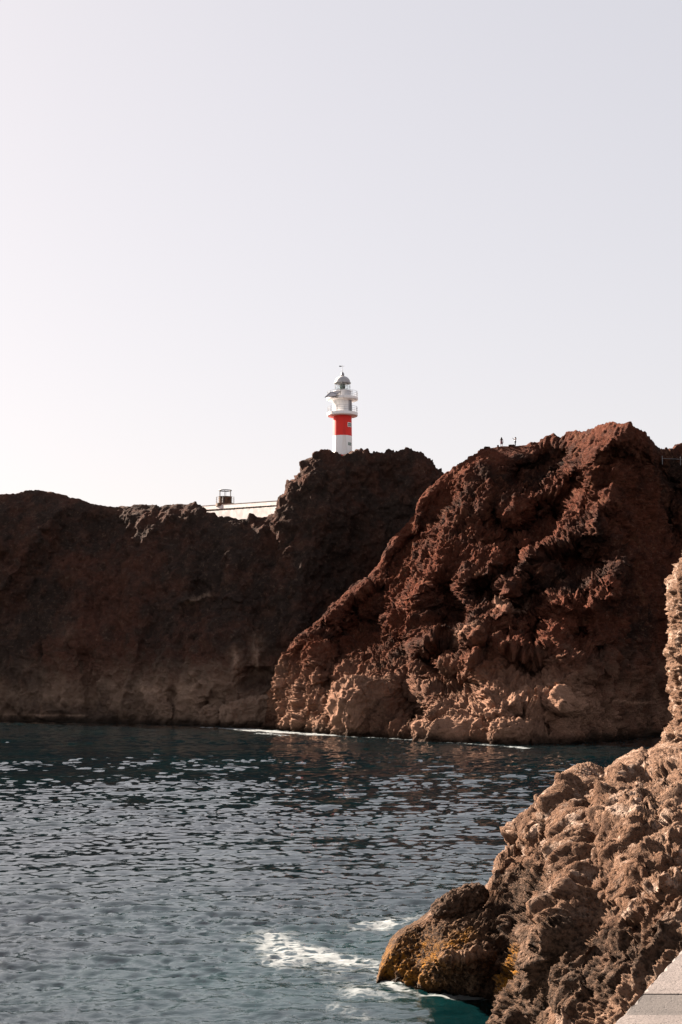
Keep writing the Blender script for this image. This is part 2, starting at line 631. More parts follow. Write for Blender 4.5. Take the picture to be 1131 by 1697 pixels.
def rock_mass(us, nv, crest, base, depth_u, prof, depth_crest, items, back, nback=26, warp=9.0, base_Y=None, drop=7.0, gain=1.0, zprof=None, deep=1.0):
    """Front face from the waterline to the crest, then the top running back from the crest.
    prof(v) says how far from base depth (0) to crest depth (1) the face has leaned back at height share v."""
    cy = np.interp(us, *zip(*crest))
    by = np.interp(us, *zip(*base))
    Yb = sea_Y(by) if base_Y is None else base_Y(us, sea_Y(by))
    Yc = smooth_interp(us, *zip(*depth_crest))
    v = np.linspace(0, 1, nv)[:, None]
    py = lerp(by[None], cy[None], v)
    px = np.broadcast_to(us[None], py.shape).copy()
    pr = prof(v, us[None])
    Y = lerp(Yb[None], Yc[None], pr)
    q = np.stack([px * 0.02, py * 0.02, px * 0], -1)
    wx = px + warp * 2.2 * fbm(q, 6, 0.62)
    wy = py + warp * 2.2 * fbm(q + 40, 6, 0.62)
    rel = gain * strokes(wx, wy, items, deep) * sstep(0, 0.06, v) * sstep(0, 0.10, 1 - v)
    if zprof is None:
        V = at(px, py, Y - rel)
    else:                                   # height given instead of depth
        zc = at(us, cy, Yc)[:, 2]
        zz = zc[None] * zprof(v, us[None])
        g = at(px, py, np.ones_like(py))[..., 2] - CAM_H
        V = at(px, py, (zz - CAM_H) / g)
        V = V + normals(V, 9) * rel[..., None]
    # under water
    dn = np.linspace(1, 0.1, 8)[:, None, None]
    low = V[:1] + dn * np.array([0, -0.5, -drop])
    # top, running back
    t = np.linspace(0.0, 1, nback + 1)[1:, None] ** 1.5
    bk = back(t, us[None])          # (metres back, metres up)
    topv = V[-1:] + np.stack([np.zeros_like(bk[0]), bk[0], bk[1]], -1)
    A = np.concatenate([low, V, topv], 0)
    PXY = (np.concatenate([px[:1]] * 8 + [px] + [px[-1:]] * nback, 0), np.concatenate([py[:1]] * 8 + [py] + [py[-1:]] * nback, 0))
    return A, PXY


# ---- dark cliff under the lighthouse
us = np.linspace(-130, 860, 570)
crest_l = [(-130, 850), (-60, 832), (0, 819), (25, 816), (45, 812), (62, 812), (85, 816), (110, 822), (130, 829), (150, 836), (175, 840), (210, 839), (235, 838), (262, 841),
           (272, 837), (300, 838), (325, 838), (340, 846), (362, 855), (400, 853), (440, 849), (452, 850), (458, 840), (466, 826), (476, 812), (484, 804), (497, 796),
           (506, 780), (512, 765), (518, 752), (528, 748), (545, 748), (556, 752), (566, 757), (580, 757), (592, 754), (625, 754), (655, 752), (672, 752), (700, 758),
           (715, 765), (728, 772), (734, 778), (740, 800), (760, 830), (800, 860), (860, 880)]
base_l = [(-130, 1193), (0, 1195), (130, 1197), (270, 1200), (400, 1203.5), (460, 1204), (620, 1206), (860, 1208)]
dc_l = [(-130, 286), (0, 284), (120, 284), (250, 280), (380, 271), (440, 270), (470, 268), (520, 267), (600, 268), (700, 272), (760, 280), (860, 290)]


def prof_l(v, u):
    lower = 0.10 + 0.55 * v ** 1.1
    return np.where(v < 0.05, v * 2 + 0.0, 0) * 0 + lerp(0.9 * v ** 1.5, lower - 0.10 + 0.45 * v ** 5, 0.5)


it_l = [
    ([(105, 838), (70, 880), (40, 925), (12, 965), (-20, 1000)], 16, 3.2), ([(150, 850), (110, 930), (60, 1010)], 30, -2.0),
    ([(0, 905), (30, 930)], 14, 1.2), ([(15, 925)], 9, -1.5),
    ([(235, 845), (250, 900), (230, 990), (220, 1080)], 26, 2.0), ([(180, 880), (180, 1000)], 30, -2.0),
    ([(250, 880), (280, 850)], 18, 1.5), ([(340, 870), (350, 950), (330, 1010)], 22, -2.2),
    ([(300, 1000), (345, 985), (400, 1000)], 7, 1.6), ([(335, 975)], 10, -1.6),
    ([(230, 1055), (210, 1130), (205, 1185)], 14, 2.2), ([(265, 1100), (268, 1190)], 16, 1.6), ([(330, 1080), (325, 1150)], 16, 1.5),
    ([(390, 1075), (395, 1180)], 10, 1.2), ([(420, 1060), (430, 1110)], 14, 1.4), ([(410, 1125), (450, 1125)], 12, -2.0),
    ([(110, 1060), (100, 1190)], 22, 1.6), ([(150, 1100), (160, 1190)], 18, -1.6), ([(40, 1100), (40, 1190)], 22, 1.5), ([(360, 1150), (350, 1195)], 9, -1.5), ([(290, 1150), (290, 1195)], 8, -1.4),
    ([(515, 760), (478, 815), (456, 860), (470, 910)], 16, 1.6), ([(462, 930), (440, 1000), (440, 1050)], 26, -1.5),
    ([(560, 770), (540, 860), (500, 960), (480, 1050)], 36, 2.5), ([(650, 765), (640, 850), (600, 930)], 34, -2.0), ([(690, 775), (660, 840)], 20, 1.6),
    ([(430, 880), (455, 875)], 10, 1.0), ([(380, 870), (400, 900)], 16, -1.0),
]


def back_l(t, u):
    return t * 70 + 0 * u, -2.5 * t - 2.0 * np.sin(t * 9) * t * 0.3 + 0 * u


def by_l(u, y):
    return lerp(y, 248.0, sstep(330, 450, u)) + 14 * sstep(470, 600, u)


A, (PX, PY) = rock_mass(us, 300, crest_l, base_l, None, prof_l, dc_l, it_l, back_l, gain=0.95, base_Y=by_l)
N = normals(A)
face = sstep(0.0, 2.0, A[..., 2] + 1)
p = A
d = 1.5 * fbm(p * 0.075, 4) + 0.9 * fbm(p * np.array([0.28, 0.28, 0.16]), 5, 0.6, ridged=True) * 0.8
d += 0.6 * fbm(p * 0.9, 4, 0.75)
d *= 1 - 0.65 * sstep(325, 345, PX) * sstep(460, 445, PX) * sstep(900, 862, PY)
wl = worley(p * np.array([0.33, 0.33, 0.22]) + 0.6 * fbm(p * 0.5, 2)[..., None])
crag = sstep(470, 500, PX) * sstep(840, 800, PY)
d += 1.0 * facets(p * np.array([0.22, 0.22, 0.15]) + 0.35 * fbm(p * 0.3, 3)[..., None]) + 0.5 * facets(p * np.array([0.6, 0.6, 0.45]) + 0.4 * fbm(p * 0.8, 2)[..., None], seed=9)
d += (wl - 0.6) * 0.3 + crag * (0.7 - worley(p * 0.75)) * 0.8
lowz = sstep(14, 6, A[..., 2])
d += lowz * (0.6 - worley(p * np.array([0.35, 0.35, 0.12]))) * 1.0
# clear a level shelf for the house behind the crest
d *= 1 - 0.6 * sstep(870, 835, PY) * sstep(335, 300, PX)
shelf = sstep(318, 335, PX) * sstep(470, 455, PX) * np.concatenate([np.zeros(308), np.ones(26)])[:, None]
A = A + N * (d * face * (1 - shelf))[..., None]
A[..., 2] -= shelf * 1.0
pale = strokes(PX, PY, [([(390, 1085), (395, 1140)], 9, 1.0), ([(425, 1065), (425, 1110)], 12, .9), ([(215, 1150), (300, 1145), (370, 1130)], 18, .55), ([(20, 1150), (140, 1160)], 16, .35), ([(270, 1180), (275, 1195)], 10, .5), ([(325, 1120), (320, 1160)], 9, .6), ([(240, 1140), (260, 1160)], 14, .5), ([(190, 1140)], 12, .5), ([(45, 1105)], 12, .35), ([(0, 1184), (140, 1186)], 2.2, .9), ([(115, 1055)], 16, .3), ([(345, 984), (310, 1000)], 4, .7)])
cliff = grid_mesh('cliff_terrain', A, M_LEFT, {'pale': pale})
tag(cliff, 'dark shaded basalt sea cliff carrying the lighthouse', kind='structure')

# ---- red headland
us = np.linspace(440, 1290, 710)
crest_h = [(440, 1203), (449, 1195), (454, 1165), (462, 1130), (476, 1092), (490, 1068), (505, 1052), (522, 1036), (545, 1012), (560, 1000), (578, 982), (600, 966), (618, 955), (632, 940), (642, 915), (654, 892),
           (672, 872), (690, 852), (694, 832), (710, 812), (726, 800), (738, 786), (752, 776), (764, 768), (780, 756), (797, 747), (815, 743), (832, 740), (858, 740), (880, 737),
           (900, 733), (912, 725), (918, 722), (930, 727), (941, 720), (960, 714), (985, 710), (1008, 703), (1022, 703), (1040, 705), (1056, 709), (1068, 716), (1073, 727), (1086, 740),
           (1091, 742), (1098, 745), (1118, 743), (1131, 739), (1170, 730), (1230, 735), (1290, 745)]
base_h = [(440, 1206), (470, 1209), (545, 1217), (640, 1222), (700, 1226), (760, 1229), (830, 1233), (930, 1233), (1000, 1228), (1060, 1221), (1131, 1212), (1290, 1200)]
dc_h = [(440, 235), (470, 235), (520, 238), (600, 243), (690, 250), (740, 253), (800, 253), (858, 252), (920, 249), (960, 244), (1000, 234), (1040, 228), (1070, 230), (1090, 240), (1131, 250), (1290, 285)]


def prof_h(v, u):
    return lerp(0.16 * v / 0.28, lerp(0.16, 1.0, np.clip((v - 0.28) / 0.72, 0, 1) ** 1.0), (v > 0.28) * 1.0)


it_h = [
    # ridges (lit on their left flank)
    ([(1030, 712), (990, 750), (985, 790), (1005, 830)], 22, 4.5), ([(960, 735), (945, 765), (955, 785), (905, 835), (900, 860)], 13, 3.6),
    ([(920, 725), (918, 745)], 12, 2.4), ([(1000, 850), (985, 880), (930, 900), (880, 935), (845, 975)], 13, 4.2), ([(940, 770), (880, 810), (865, 870), (870, 910)], 12, 2.0),
    ([(880, 770), (850, 830), (855, 880)], 18, 2.5), ([(1020, 895), (1040, 930), (1005, 985), (980, 1010)], 16, 3.2), ([(1000, 975), (930, 1005), (895, 1025), (862, 1050)], 10, 3.6),
    ([(770, 770), (760, 860), (730, 930), (700, 1000)], 26, 3.0), ([(815, 760), (805, 840), (795, 900), (780, 960)], 24, 2.2),
    ([(830, 920), (790, 960), (775, 1010), (795, 1060)], 12, 3.2), ([(845, 975), (870, 1010), (850, 1020), (815, 1030)], 8, 2.8),
    ([(690, 860), (640, 950), (570, 1005), (500, 1070)], 16, 2.5), ([(715, 985), (688, 1008)], 9, 2.4), ([(800, 1050), (740, 1060), (690, 1085), (665, 1112)], 13, 3.6), ([(780, 1055), (790, 1110), (810, 1160)], 16, 2.6),
    ([(835, 1085), (915, 1080)], 9, 3.0), ([(915, 1050), (945, 1090), (950, 1130), (930, 1160)], 18, 3.0), ([(825, 1040), (828, 1075)], 9, 1.8),
    ([(570, 1010), (540, 1060), (525, 1110), (505, 1200)], 13, 2.2), ([(480, 1090), (465, 1200)], 12, 1.6),
    ([(790, 1190), (850, 1165)], 14, 1.2), ([(985, 1010), (1005, 1120)], 10, 1.2), ([(1050, 985), (1060, 1060)], 8, 1.0),
    # hollows (dark bays, caves, gullies)
    ([(925, 762), (878, 795)], 20, -5.5), ([(945, 815), (925, 835)], 16, -5.0), ([(905, 855), (895, 890)], 19, -5.0), ([(845, 895), (845, 935)], 18, -4.5), ([(980, 850), (1000, 815)], 9, -2.5),
    ([(745, 800), (720, 850)], 16, -3.0), ([(690, 905), (650, 985), (600, 1020)], 22, -3.5), ([(745, 985), (750, 1030)], 16, -4.5), ([(812, 985)], 17, -6.0), ([(890, 985), (880, 1035)], 20, -6.0),
    ([(930, 965), (950, 930)], 17, -4.5), ([(965, 985), (1000, 940)], 12, -3.0), ([(700, 1110), (740, 1130), (775, 1130)], 18, -5.5), ([(680, 1150), (690, 1200)], 18, -6.0), ([(720, 1090), (750, 1085)], 7, -2.5),
    ([(872, 1060), (890, 1068)], 9, -4.0), ([(850, 1015), (845, 1050)], 7, -3.0), ([(600, 1060), (650, 1085)], 30, -4.5), ([(545, 1050), (560, 1090)], 12, -2.5), ([(1010, 800), (1060, 780), (1080, 860)], 30, -2.5), ([(545, 1120), (552, 1190)], 9, -3.2), ([(895, 1110), (860, 1105)], 10, -2.2),
    ([(820, 860), (800, 905)], 10, -1.8), ([(740, 1165), (790, 1165)], 9, -2.0), ([(1000, 900), (985, 940)], 10, -3.0), ([(960, 1060), (985, 1080)], 12, -2.5),
    ([(1075, 800), (1070, 900)], 34, -3.5), ([(860, 1205), (900, 1210)], 12, -3.0),
]


def back_h(t, u):
    s = sstep(735, 800, u)
    return t * lerp(45, 60, s), t * lerp(-16, -3.5, s) - 1.2 * sstep(0, 0.1, t) * (1 - s)


A, (PX, PY) = rock_mass(us, 560, crest_h, base_h, None, prof_h, dc_h, it_h, back_h, warp=13.0, gain=1.1, deep=1.22)
N = normals(A)
face = sstep(-1.0, 1.0, A[..., 2])
p = A
oncrest = np.concatenate([np.zeros(8), np.linspace(0, 1, 560), np.ones(26)])[:, None]
calm = sstep(0.94, 0.98, oncrest) * sstep(800, 820, PX) * sstep(890, 870, PX)      # the worn path the two people stand on
wv = fbm(p * 0.35, 3)[..., None]
d = 1.4 * fbm(p * 0.085, 3) + 1.3 * fbm(p * np.array([0.16, 0.16, 0.09]) + 0.5 * fbm(p * 0.2, 2)[..., None], 6, 0.6, ridged=True)
d += 0.9 * facets(p * np.array([0.20, 0.20, 0.11]) + 0.6 * wv) + 0.6 * facets(p * np.array([0.55, 0.55, 0.30]) + 0.6 * wv, seed=5)
d += 0.45 * facets(p * np.array([1.5, 1.5, 0.9]) + 0.6 * wv, seed=17)
d += 0.75 * fbm(p * np.array([1.4, 1.4, 0.9]), 4, 0.9)
d -= 0.45 * sstep(0.42, 0.18, worley(p * np.array([0.9, 0.9, 0.7]) + 0.5 * wv))
d += 0.8 * sstep(34, 12, p[..., 2]) * fbm(p * np.array([0.42, 0.42, 0.05]) + 0.4 * wv, 4, 0.6, ridged=True)
d *= 1 - 0.6 * sstep(0.86, 0.99, oncrest)
lowz = sstep(13, 7, A[..., 2])
d += lowz * (facets(p * np.array([0.35, 0.35, 0.16]), seed=31) * 0.6 + 0.5 * fbm(p * np.array([0.9, 0.9, 0.35]), 4, 0.7, ridged=True))
A = A + N * (d * face * (1 - 0.82 * calm))[..., None]
pale = strokes(PX, PY, [([(800, 1175), (880, 1150), (930, 1160)], 26, .75), ([(830, 1015), (865, 1015)], 9, .9), ([(700, 1205), (780, 1200)], 18, .6), ([(480, 1110), (470, 1180)], 14, .5), ([(580, 1150), (600, 1200)], 18, .35), ([(1000, 1163), (1050, 1168)], 3.5, .9), ([(790, 1050), (770, 1060)], 8, .5)])
headland = grid_mesh('headland_terrain', A, M_HEAD, {'pale': pale})
tag(headland, 'sunlit rusty red scoria headland with hollows where two people stand', kind='structure')
HEAD = A; HPX, HPY = PX, PY; HROW = 8 + 560 - 1

# ---- near shore rocks
us = np.linspace(612, 1300, 570)
crest_n = [(612, 1665), (624, 1632), (632, 1611), (640, 1592), (652, 1570), (662, 1552), (680, 1540), (700, 1530), (722, 1512), (750, 1508), (796, 1502), (815, 1484), (826, 1464), (840, 1442), (858, 1412), (874, 1394),
           (884, 1374), (892, 1354), (900, 1338), (910, 1328), (918, 1318), (928, 1312), (934, 1292), (942, 1278), (965, 1272), (985, 1275), (1002, 1278), (1016, 1270), (1026, 1262), (1045, 1250),
           (1060, 1244), (1075, 1246), (1090, 1240), (1110, 1232), (1131, 1228), (1200, 1215), (1300, 1200)]
base_n = [(612, 1624), (640, 1628), (690, 1640), (740, 1644), (800, 1648), (850, 1652), (858, 1680), (880, 1725), (920, 1790), (980, 1860), (1060, 1930), (1131, 1980), (1300, 2060)]
dc_n = [(618, 44), (640, 45), (700, 46.5), (760, 47.5), (800, 48.5), (835, 52), (875, 56), (930, 61), (1000, 65), (1060, 67.5), (1131, 69), (1300, 72)]


def prof_n(v, u):
    steep = sstep(700, 760, u) * sstep(900, 845, u)
    a = v ** 1.05
    b = np.where(v < 0.42, v * 0.10, 0.042 + (np.clip(v - 0.42, 0, 1) / 0.58) ** 1.0 * 0.958)
    return lerp(a, b, steep * 0.85)


it_n = [
    # hollows
    ([(1000, 1322), (1010, 1335)], 13, -2.6), ([(1075, 1300), (1115, 1310)], 16, -2.4), ([(1010, 1410), (985, 1445), (965, 1470)], 13, -2.0), ([(930, 1405), (900, 1425)], 13, -1.2),
    ([(1030, 1435)], 11, -2.0), ([(1045, 1500), (1040, 1535)], 13, -2.0), ([(1110, 1385), (1131, 1395)], 13, -1.8), ([(875, 1455)], 15, -1.2), ([(945, 1370), (930, 1385)], 7, -1.2),
    ([(985, 1560), (1000, 1600)], 10, -1.0), ([(1060, 1560), (1040, 1610)], 10, -1.0), ([(1125, 1570)], 12, -1.2), ([(930, 1640), (960, 1690)], 14, -0.9), ([(1080, 1255), (1062, 1275)], 6, -0.8), ([(915, 1340), (940, 1335)], 7, -0.9),
    ([(890, 1330), (900, 1345)], 5, -0.7), ([(960, 1290), (950, 1300)], 6, -0.8),
    # ridges
    ([(1131, 1245), (1065, 1290), (1040, 1320), (1025, 1380), (1010, 1420)], 14, 1.8), ([(985, 1320), (950, 1350), (920, 1385), (880, 1410)], 12, 1.5), ([(1131, 1430), (1060, 1480), (1000, 1520), (940, 1580)], 17, 1.5),
    ([(975, 1460), (985, 1500), (950, 1580), (900, 1650), (870, 1700)], 16, 1.5), ([(1131, 1500), (1070, 1500), (1058, 1545)], 11, 1.2), ([(1131, 1370), (1075, 1390), (1030, 1400)], 12, 1.2), ([(1090, 1530), (1050, 1580), (1000, 1640)], 10, 1.0),
    ([(840, 1420), (860, 1440), (830, 1470)], 9, 0.9), ([(925, 1295), (900, 1340), (870, 1370)], 9, 0.9),
    ([(875, 1590), (868, 1640)], 9, 0.8), ([(1045, 1610), (1000, 1690)], 10, 0.8),
]


def zprof_n(v, u):
    steep = sstep(690, 740, u) * sstep(880, 850, u)
    a = v ** 0.85
    b = np.where(v < 0.40, v / 0.40 * 0.93, 0.93 + 0.07 * (np.clip(v - 0.40, 0, 1) / 0.60) ** 1.5)
    b2 = np.where(v < 0.30, v / 0.30 * 0.42, 0.42 + 0.58 * (np.clip(v - 0.30, 0, 1) / 0.70))
    return lerp(a, lerp(b, b2, sstep(790, 850, u)), steep)


def back_n(t, u):
    return t * 14 + 0 * u, -t * lerp(1.5, 5.5, sstep(700, 1100, u)) - 1.2 * sstep(0, 1, t)


A, (PX, PY) = rock_mass(us, 580, crest_n, base_n, None, prof_n, dc_n, it_n, back_n, warp=14.0, drop=2.0, gain=0.30, zprof=zprof_n)
N = normals(A)
p = A
sc_ = sstep(30, 60, A[..., 1])
dip = np.array([0.80, 0.42, 0.42]); dip /= np.linalg.norm(dip)
al = p @ dip
ps = p - 0.84 * al[..., None] * dip                       # stretched along the dip of the flow
wv = 0.5 * fbm(p * 0.6, 3)[..., None]
d = 0.25 * fbm(p * 0.25, 2) + 0.72 * fbm(ps * 0.42 + 0.8 * wv, 4, 0.5, ridged=True) + 0.30 * fbm(ps * 1.5 + 0.8 * wv, 4, 0.6, ridged=True)
d += 0.30 * facets(ps * 0.62 + 0.6 * wv)
tip = sstep(840, 730, PX)
d *= 1 - 0.75 * tip
d += (0.16 * facets(ps * 1.9 + 0.9 * wv, seed=5)) * (1 - 0.5 * tip) + 0.10 * facets(p * 3.8 + wv, seed=11)
pits = worley(p * 1.9 + 31 + 0.5 * fbm(p * 2.5, 2)[..., None])
pm = sstep(-0.05, 0.3, fbm(p * 0.5 + 9, 2))
d -= 0.24 * pm * sstep(0.34, 0.16, pits) * (1 - tip)
d += 0.13 * fbm(p * 3.2, 4, 0.8)
d -= 0.10 * sstep(0.42, 0.15, worley(p * 4.2 + 3 + 0.5 * fbm(p * 3, 2)[..., None])) + 0.07 * sstep(0.42, 0.15, worley(p * 8.5 + 3))
d -= 0.05
face = sstep(-0.6, 0.2, A[..., 2]) * 0.9 + 0.1
rowv = np.concatenate([np.zeros(8), np.linspace(0, 1, 580), np.ones(26)])[:, None]
face = face * (1 - 0.68 * sstep(0.86, 0.99, rowv))
A = A + N * (d * face)[..., None]
crust = np.clip(sstep(1.9, 0.9, A[..., 2] + 0.6 * fbm(p * 0.4, 2)) * 0.9 + strokes(PX, PY, [([(700, 1560), (880, 1540)], 50, .9), ([(890, 1640), (1000, 1660), (1131, 1600)], 75, .8), ([(960, 1600), (1060, 1570)], 40, .4), ([(880, 1480), (960, 1500)], 34, .45), ([(860, 1500), (900, 1450)], 30, .5)]), 0, 1)
algae = np.clip(strokes(PX, PY, [([(650, 1600), (700, 1575)], 34, 1.0), ([(700, 1640), (655, 1620)], 30, 1.0), ([(770, 1560), (715, 1595)], 18, 1.0), ([(882, 1600), (872, 1640)], 16, 1.6)]), 0, 1)
shore = grid_mesh('rocky_shore', A, M_NEAR, {'crust': crust, 'algae': algae})
tag(shore, 'tan pitted volcanic shore rocks with orange algae at the tip', kind='structure')

# ---- tall near rock wall at the edge of the frame
ys = np.linspace(0, 1, 380)[:, None]
edge = [(1340, 1050), (1290, 1070), (1245, 1088), (1215, 1095), (1190, 1108), (1165, 1105), (1130, 1110), (1105, 1101), (1055, 1108), (1010, 1101), (975, 1104), (950, 1113), (935, 1120), (905, 1133), (880, 1165), (840, 1215)]
py = lerp(1330, 840, ys)
le = np.interp(-py, [-a for a, b in edge], [b for a, b in edge])
s = np.linspace(0, 1, 240)[None]
# cross-section: from behind the edge, round it, then along the wall to the right
wide = 300
px = le + np.where(s < 0.12, (0.12 - s) * 60, (s - 0.12) / 0.88 * wide)
lean = (1 - ys) * 0
Y = np.where(s < 0.12, 67 + ((0.12 - s) / 0.12) ** 1.5 * 12, 67 - 6 * (1 - np.exp(-(s - 0.12) * 5))) + 3.0 * ys
A = at(px, np.broadcast_to(py, px.shape), Y)
p = A
N = normals(A)
d = 0.55 * fbm(p * 0.35, 4) + 0.4 * fbm(p * 0.95, 4, ridged=True)
wv = 0.5 * fbm(p * 0.8, 3)[..., None]
d += 0.28 * facets(p * 0.7 + wv) + 0.15 * facets(p * 1.8 + wv, seed=3)
pits = worley(p * 1.5 + 11 + 0.4 * fbm(p * 1.8, 2)[..., None])
d -= 0.42 * sstep(0.40, 0.15, pits)
d -= 0.22 * sstep(0.42, 0.15, worley(p * 3.3 + wv))
d += 0.18 * fbm(p * 2.8, 4, 0.85)
d -= 0.12 * sstep(0.42, 0.15, worley(p * 6.5)) + 0.45
A = A + N * d[..., None]
top = A[-1:] + np.linspace(0.1, 1, 10)[:, None, None] * np.array([0.6, 9, 0.6])
A = np.concatenate([A, top], 0)
z0 = np.zeros(A.shape[:2])
pil = grid_mesh('rock_pillar', A, M_NEAR, {'crust': z0, 'algae': z0})
tag(pil, 'tall pitted tan rock wall rising behind the shore rocks', kind='structure')

# ------------------------------------------------------------------ sea
rows = [-500.0, -120.0, -30.0, -4.0, 5.0, 12.0]
while rows[-1] < 330:
    rows.append(rows[-1] * 1.0030 + 0.010)
while rows[-1] < 9000:
    rows.append(rows[-1] * 1.12)
rows = np.array(rows)
ang = np.concatenate([np.linspace(-1.9, -0.37, 34)[:-1], np.linspace(-0.37, 0.37, 400), np.linspace(0.37, 1.9, 34)[1:]])
Yg = np.broadcast_to(rows[:, None], (len(rows), len(ang))).copy()
Xg = np.maximum(Yg, np.where(Yg < 0, np.abs(Yg), 12.0)) * ang[None] + ang[None] * 6
dY = np.gradient(rows)[:, None]
dX = np.abs(np.gradient(Xg, axis=1))
sp = np.maximum(dY * 0.6, dX * 0.6)
Z = np.zeros_like(Yg)
dxo = np.zeros_like(Yg); dyo = np.zeros_like(Yg)
q3 = np.stack([Xg * 0.03, Yg * 0.03, 0 * Xg], -1)
gustm = np.clip(0.9 + 1.1 * fbm(q3 * np.array([0.6, 1.3, 1]), 3) + 0.35 * sstep(85, 120, Yg) - 0.15 * sstep(45, 60, Yg) * sstep(90, 75, Yg), 0.35, 1.8)
rng = np.random.RandomState(5)
nearm = 1 + 0.35 * sstep(62, 34, Yg)          # choppier backwash in front of the quay
for k in range(150):
    lam = 0.30 * (2.1 / 0.30) ** rng.rand() if k > 5 else 7 + 9 * rng.rand()
    if k >= 110: lam = 0.24 * (0.8 / 0.24) ** rng.rand()
    th = R(-78) + rng.normal() * R(36 if k < 110 else 65)
    kx, ky = math.cos(th) * 2 * math.pi / lam, math.sin(th) * 2 * math.pi / lam
    a = (0.0040 * lam if k < 110 else 0.0034 * lam) if k > 5 else 0.014
    ph = rng.rand() * 6.28 + 1.6 * perlin(q3 * 3 + k)
    att = sstep(1.6, 3.2, lam / sp)
    arg = kx * Xg + ky * Yg + ph
    s_, c_ = np.sin(arg), np.cos(arg)
    g = gustm * nearm if lam < 3 else 1
    Z += a * att * g * s_
    dxo += a * att * g * c_ * math.cos(th) * 1.25
    dyo += a * att * g * c_ * math.sin(th) * 1.25
for sx, sy, am, rot in ((0.16, 0.40, 0.07, 0.15), (0.62, 1.5, 0.055, 0.25), (1.3, 3.0, 0.046, -0.2), (2.6, 5.2, 0.034, 0.3)):
    cr, sr = math.cos(rot), math.sin(rot)
    pw = np.stack([(Xg * cr - Yg * sr) * sx, (Xg * sr + Yg * cr) * sy, 0 * Xg + 3.3 * sx], -1)
    pw = pw + 0.35 * perlin(pw * 0.6 + 7)[..., None] * np.array([1.0, 1.0, 0])
    rz = am * (1 - np.abs(perlin(pw))) ** 5 * gustm * sstep(1.2, 2.6, (0.6 / sy) / (dY * 0.6))
    Z += rz
    dyo += 1.7 * rz * nearm * sstep(120, 60, Yg)             # crests lean towards the quay
far = sstep(320, 600, Yg)
Z *= 1 - far
V = np.stack([Xg - dxo, Yg - dyo, Z], -1)
# pixel-free foam: lines where the swell meets rock, and the broken wave off the tip
foam = np.zeros_like(Xg)


WN = fbm(np.stack([Xg * 0.45, Yg * 0.25, 0 * Xg], -1), 4, 0.65)


def foam_line(pts, wd, amp):
    global foam
    pts = np.array(pts)
    d2 = np.full(Xg.shape, 1e9)
    wn = WN
    for a, b in zip(pts[:-1], pts[1:]):
        ab = b - a
        t = np.clip(((Xg - a[0]) * ab[0] + (Yg - a[1]) * ab[1]) / (ab @ ab), 0, 1)
        d2 = np.minimum(d2, (Xg - a[0] - t * ab[0]) ** 2 + (Yg - a[1] - t * ab[1]) ** 2)
    foam = np.maximum(foam, amp * np.exp(-d2 / wd ** 2) * np.clip(0.95 + 0.9 * wn, 0, 1.15))


def sp_(px, py):
    return at(px, py, sea_Y(py))[:2]


foam_line([sp_(448, 1566), sp_(480, 1572), sp_(530, 1583), sp_(570, 1592), sp_(610, 1598), sp_(632, 1606)], 1.15, 0.56)
foam_line([sp_(470, 1590), sp_(530, 1600), sp_(600, 1615)], 1.5, 0.42)
foam_line([sp_(520, 1600), sp_(560, 1620), sp_(600, 1650), sp_(660, 1655)], 1.2, 0.40)
foam_line([sp_(600, 1540), sp_(640, 1535), sp_(690, 1525)], 1.2, 0.52)
foam_line([sp_(440, 1550), sp_(470, 1600)], 1.4, 0.52)
foam_line([sp_(632, 1622), sp_(660, 1640), sp_(700, 1650), sp_(760, 1655), sp_(850, 1658)], 0.45, 0.72)
foam_line([sp_(820, 1655), sp_(852, 1660)], 0.35, 0.85)
foam_line([sp_(560, 1670), sp_(600, 1690)], 0.8, 0.34)
foam_line([sp_(398, 1208.5), sp_(440, 1212), sp_(500, 1216), sp_(545, 1218.5)], 2.6, 0.95)
foam_line([sp_(430, 1216), sp_(470, 1219)], 1.6, 0.65)
foam_line([sp_(560, 1220), sp_(640, 1224), sp_(700, 1227.5)], 1.4, 0.50)
foam_line([sp_(700, 1229), sp_(760, 1232), sp_(830, 1236)], 1.2, 0.44)
foam_line([sp_(845, 1238), sp_(870, 1240)], 1.2, 0.75)
foam_line([sp_(340, 1206), sp_(398, 1208)], 1.6, 0.6)
shallow = np.exp(-((Xg - sp_(560, 1600)[0]) ** 2 / 60 + (Yg - sp_(560, 1600)[1]) ** 2 / 90)) * 0.9
shallow = np.maximum(shallow * 0.8, 0.4 * sstep(75, 50, Yg) * sstep(-14, -4, Xg) * sstep(32, 44, Yg) + 0.05 * sstep(90, 40, Yg))
ripple = np.clip(1.6 * np.exp(-Yg / 26.0), 0.0, 1.0) * (1 - far) * (0.5 + 0.5 * gustm)
sea = grid_mesh('sea', V, M_SEA, {'foam': foam, 'shallow': shallow, 'ripple': ripple}, flip=False)
tag(sea, 'dark teal sea in the cove with foam by the rocks', kind='structure')

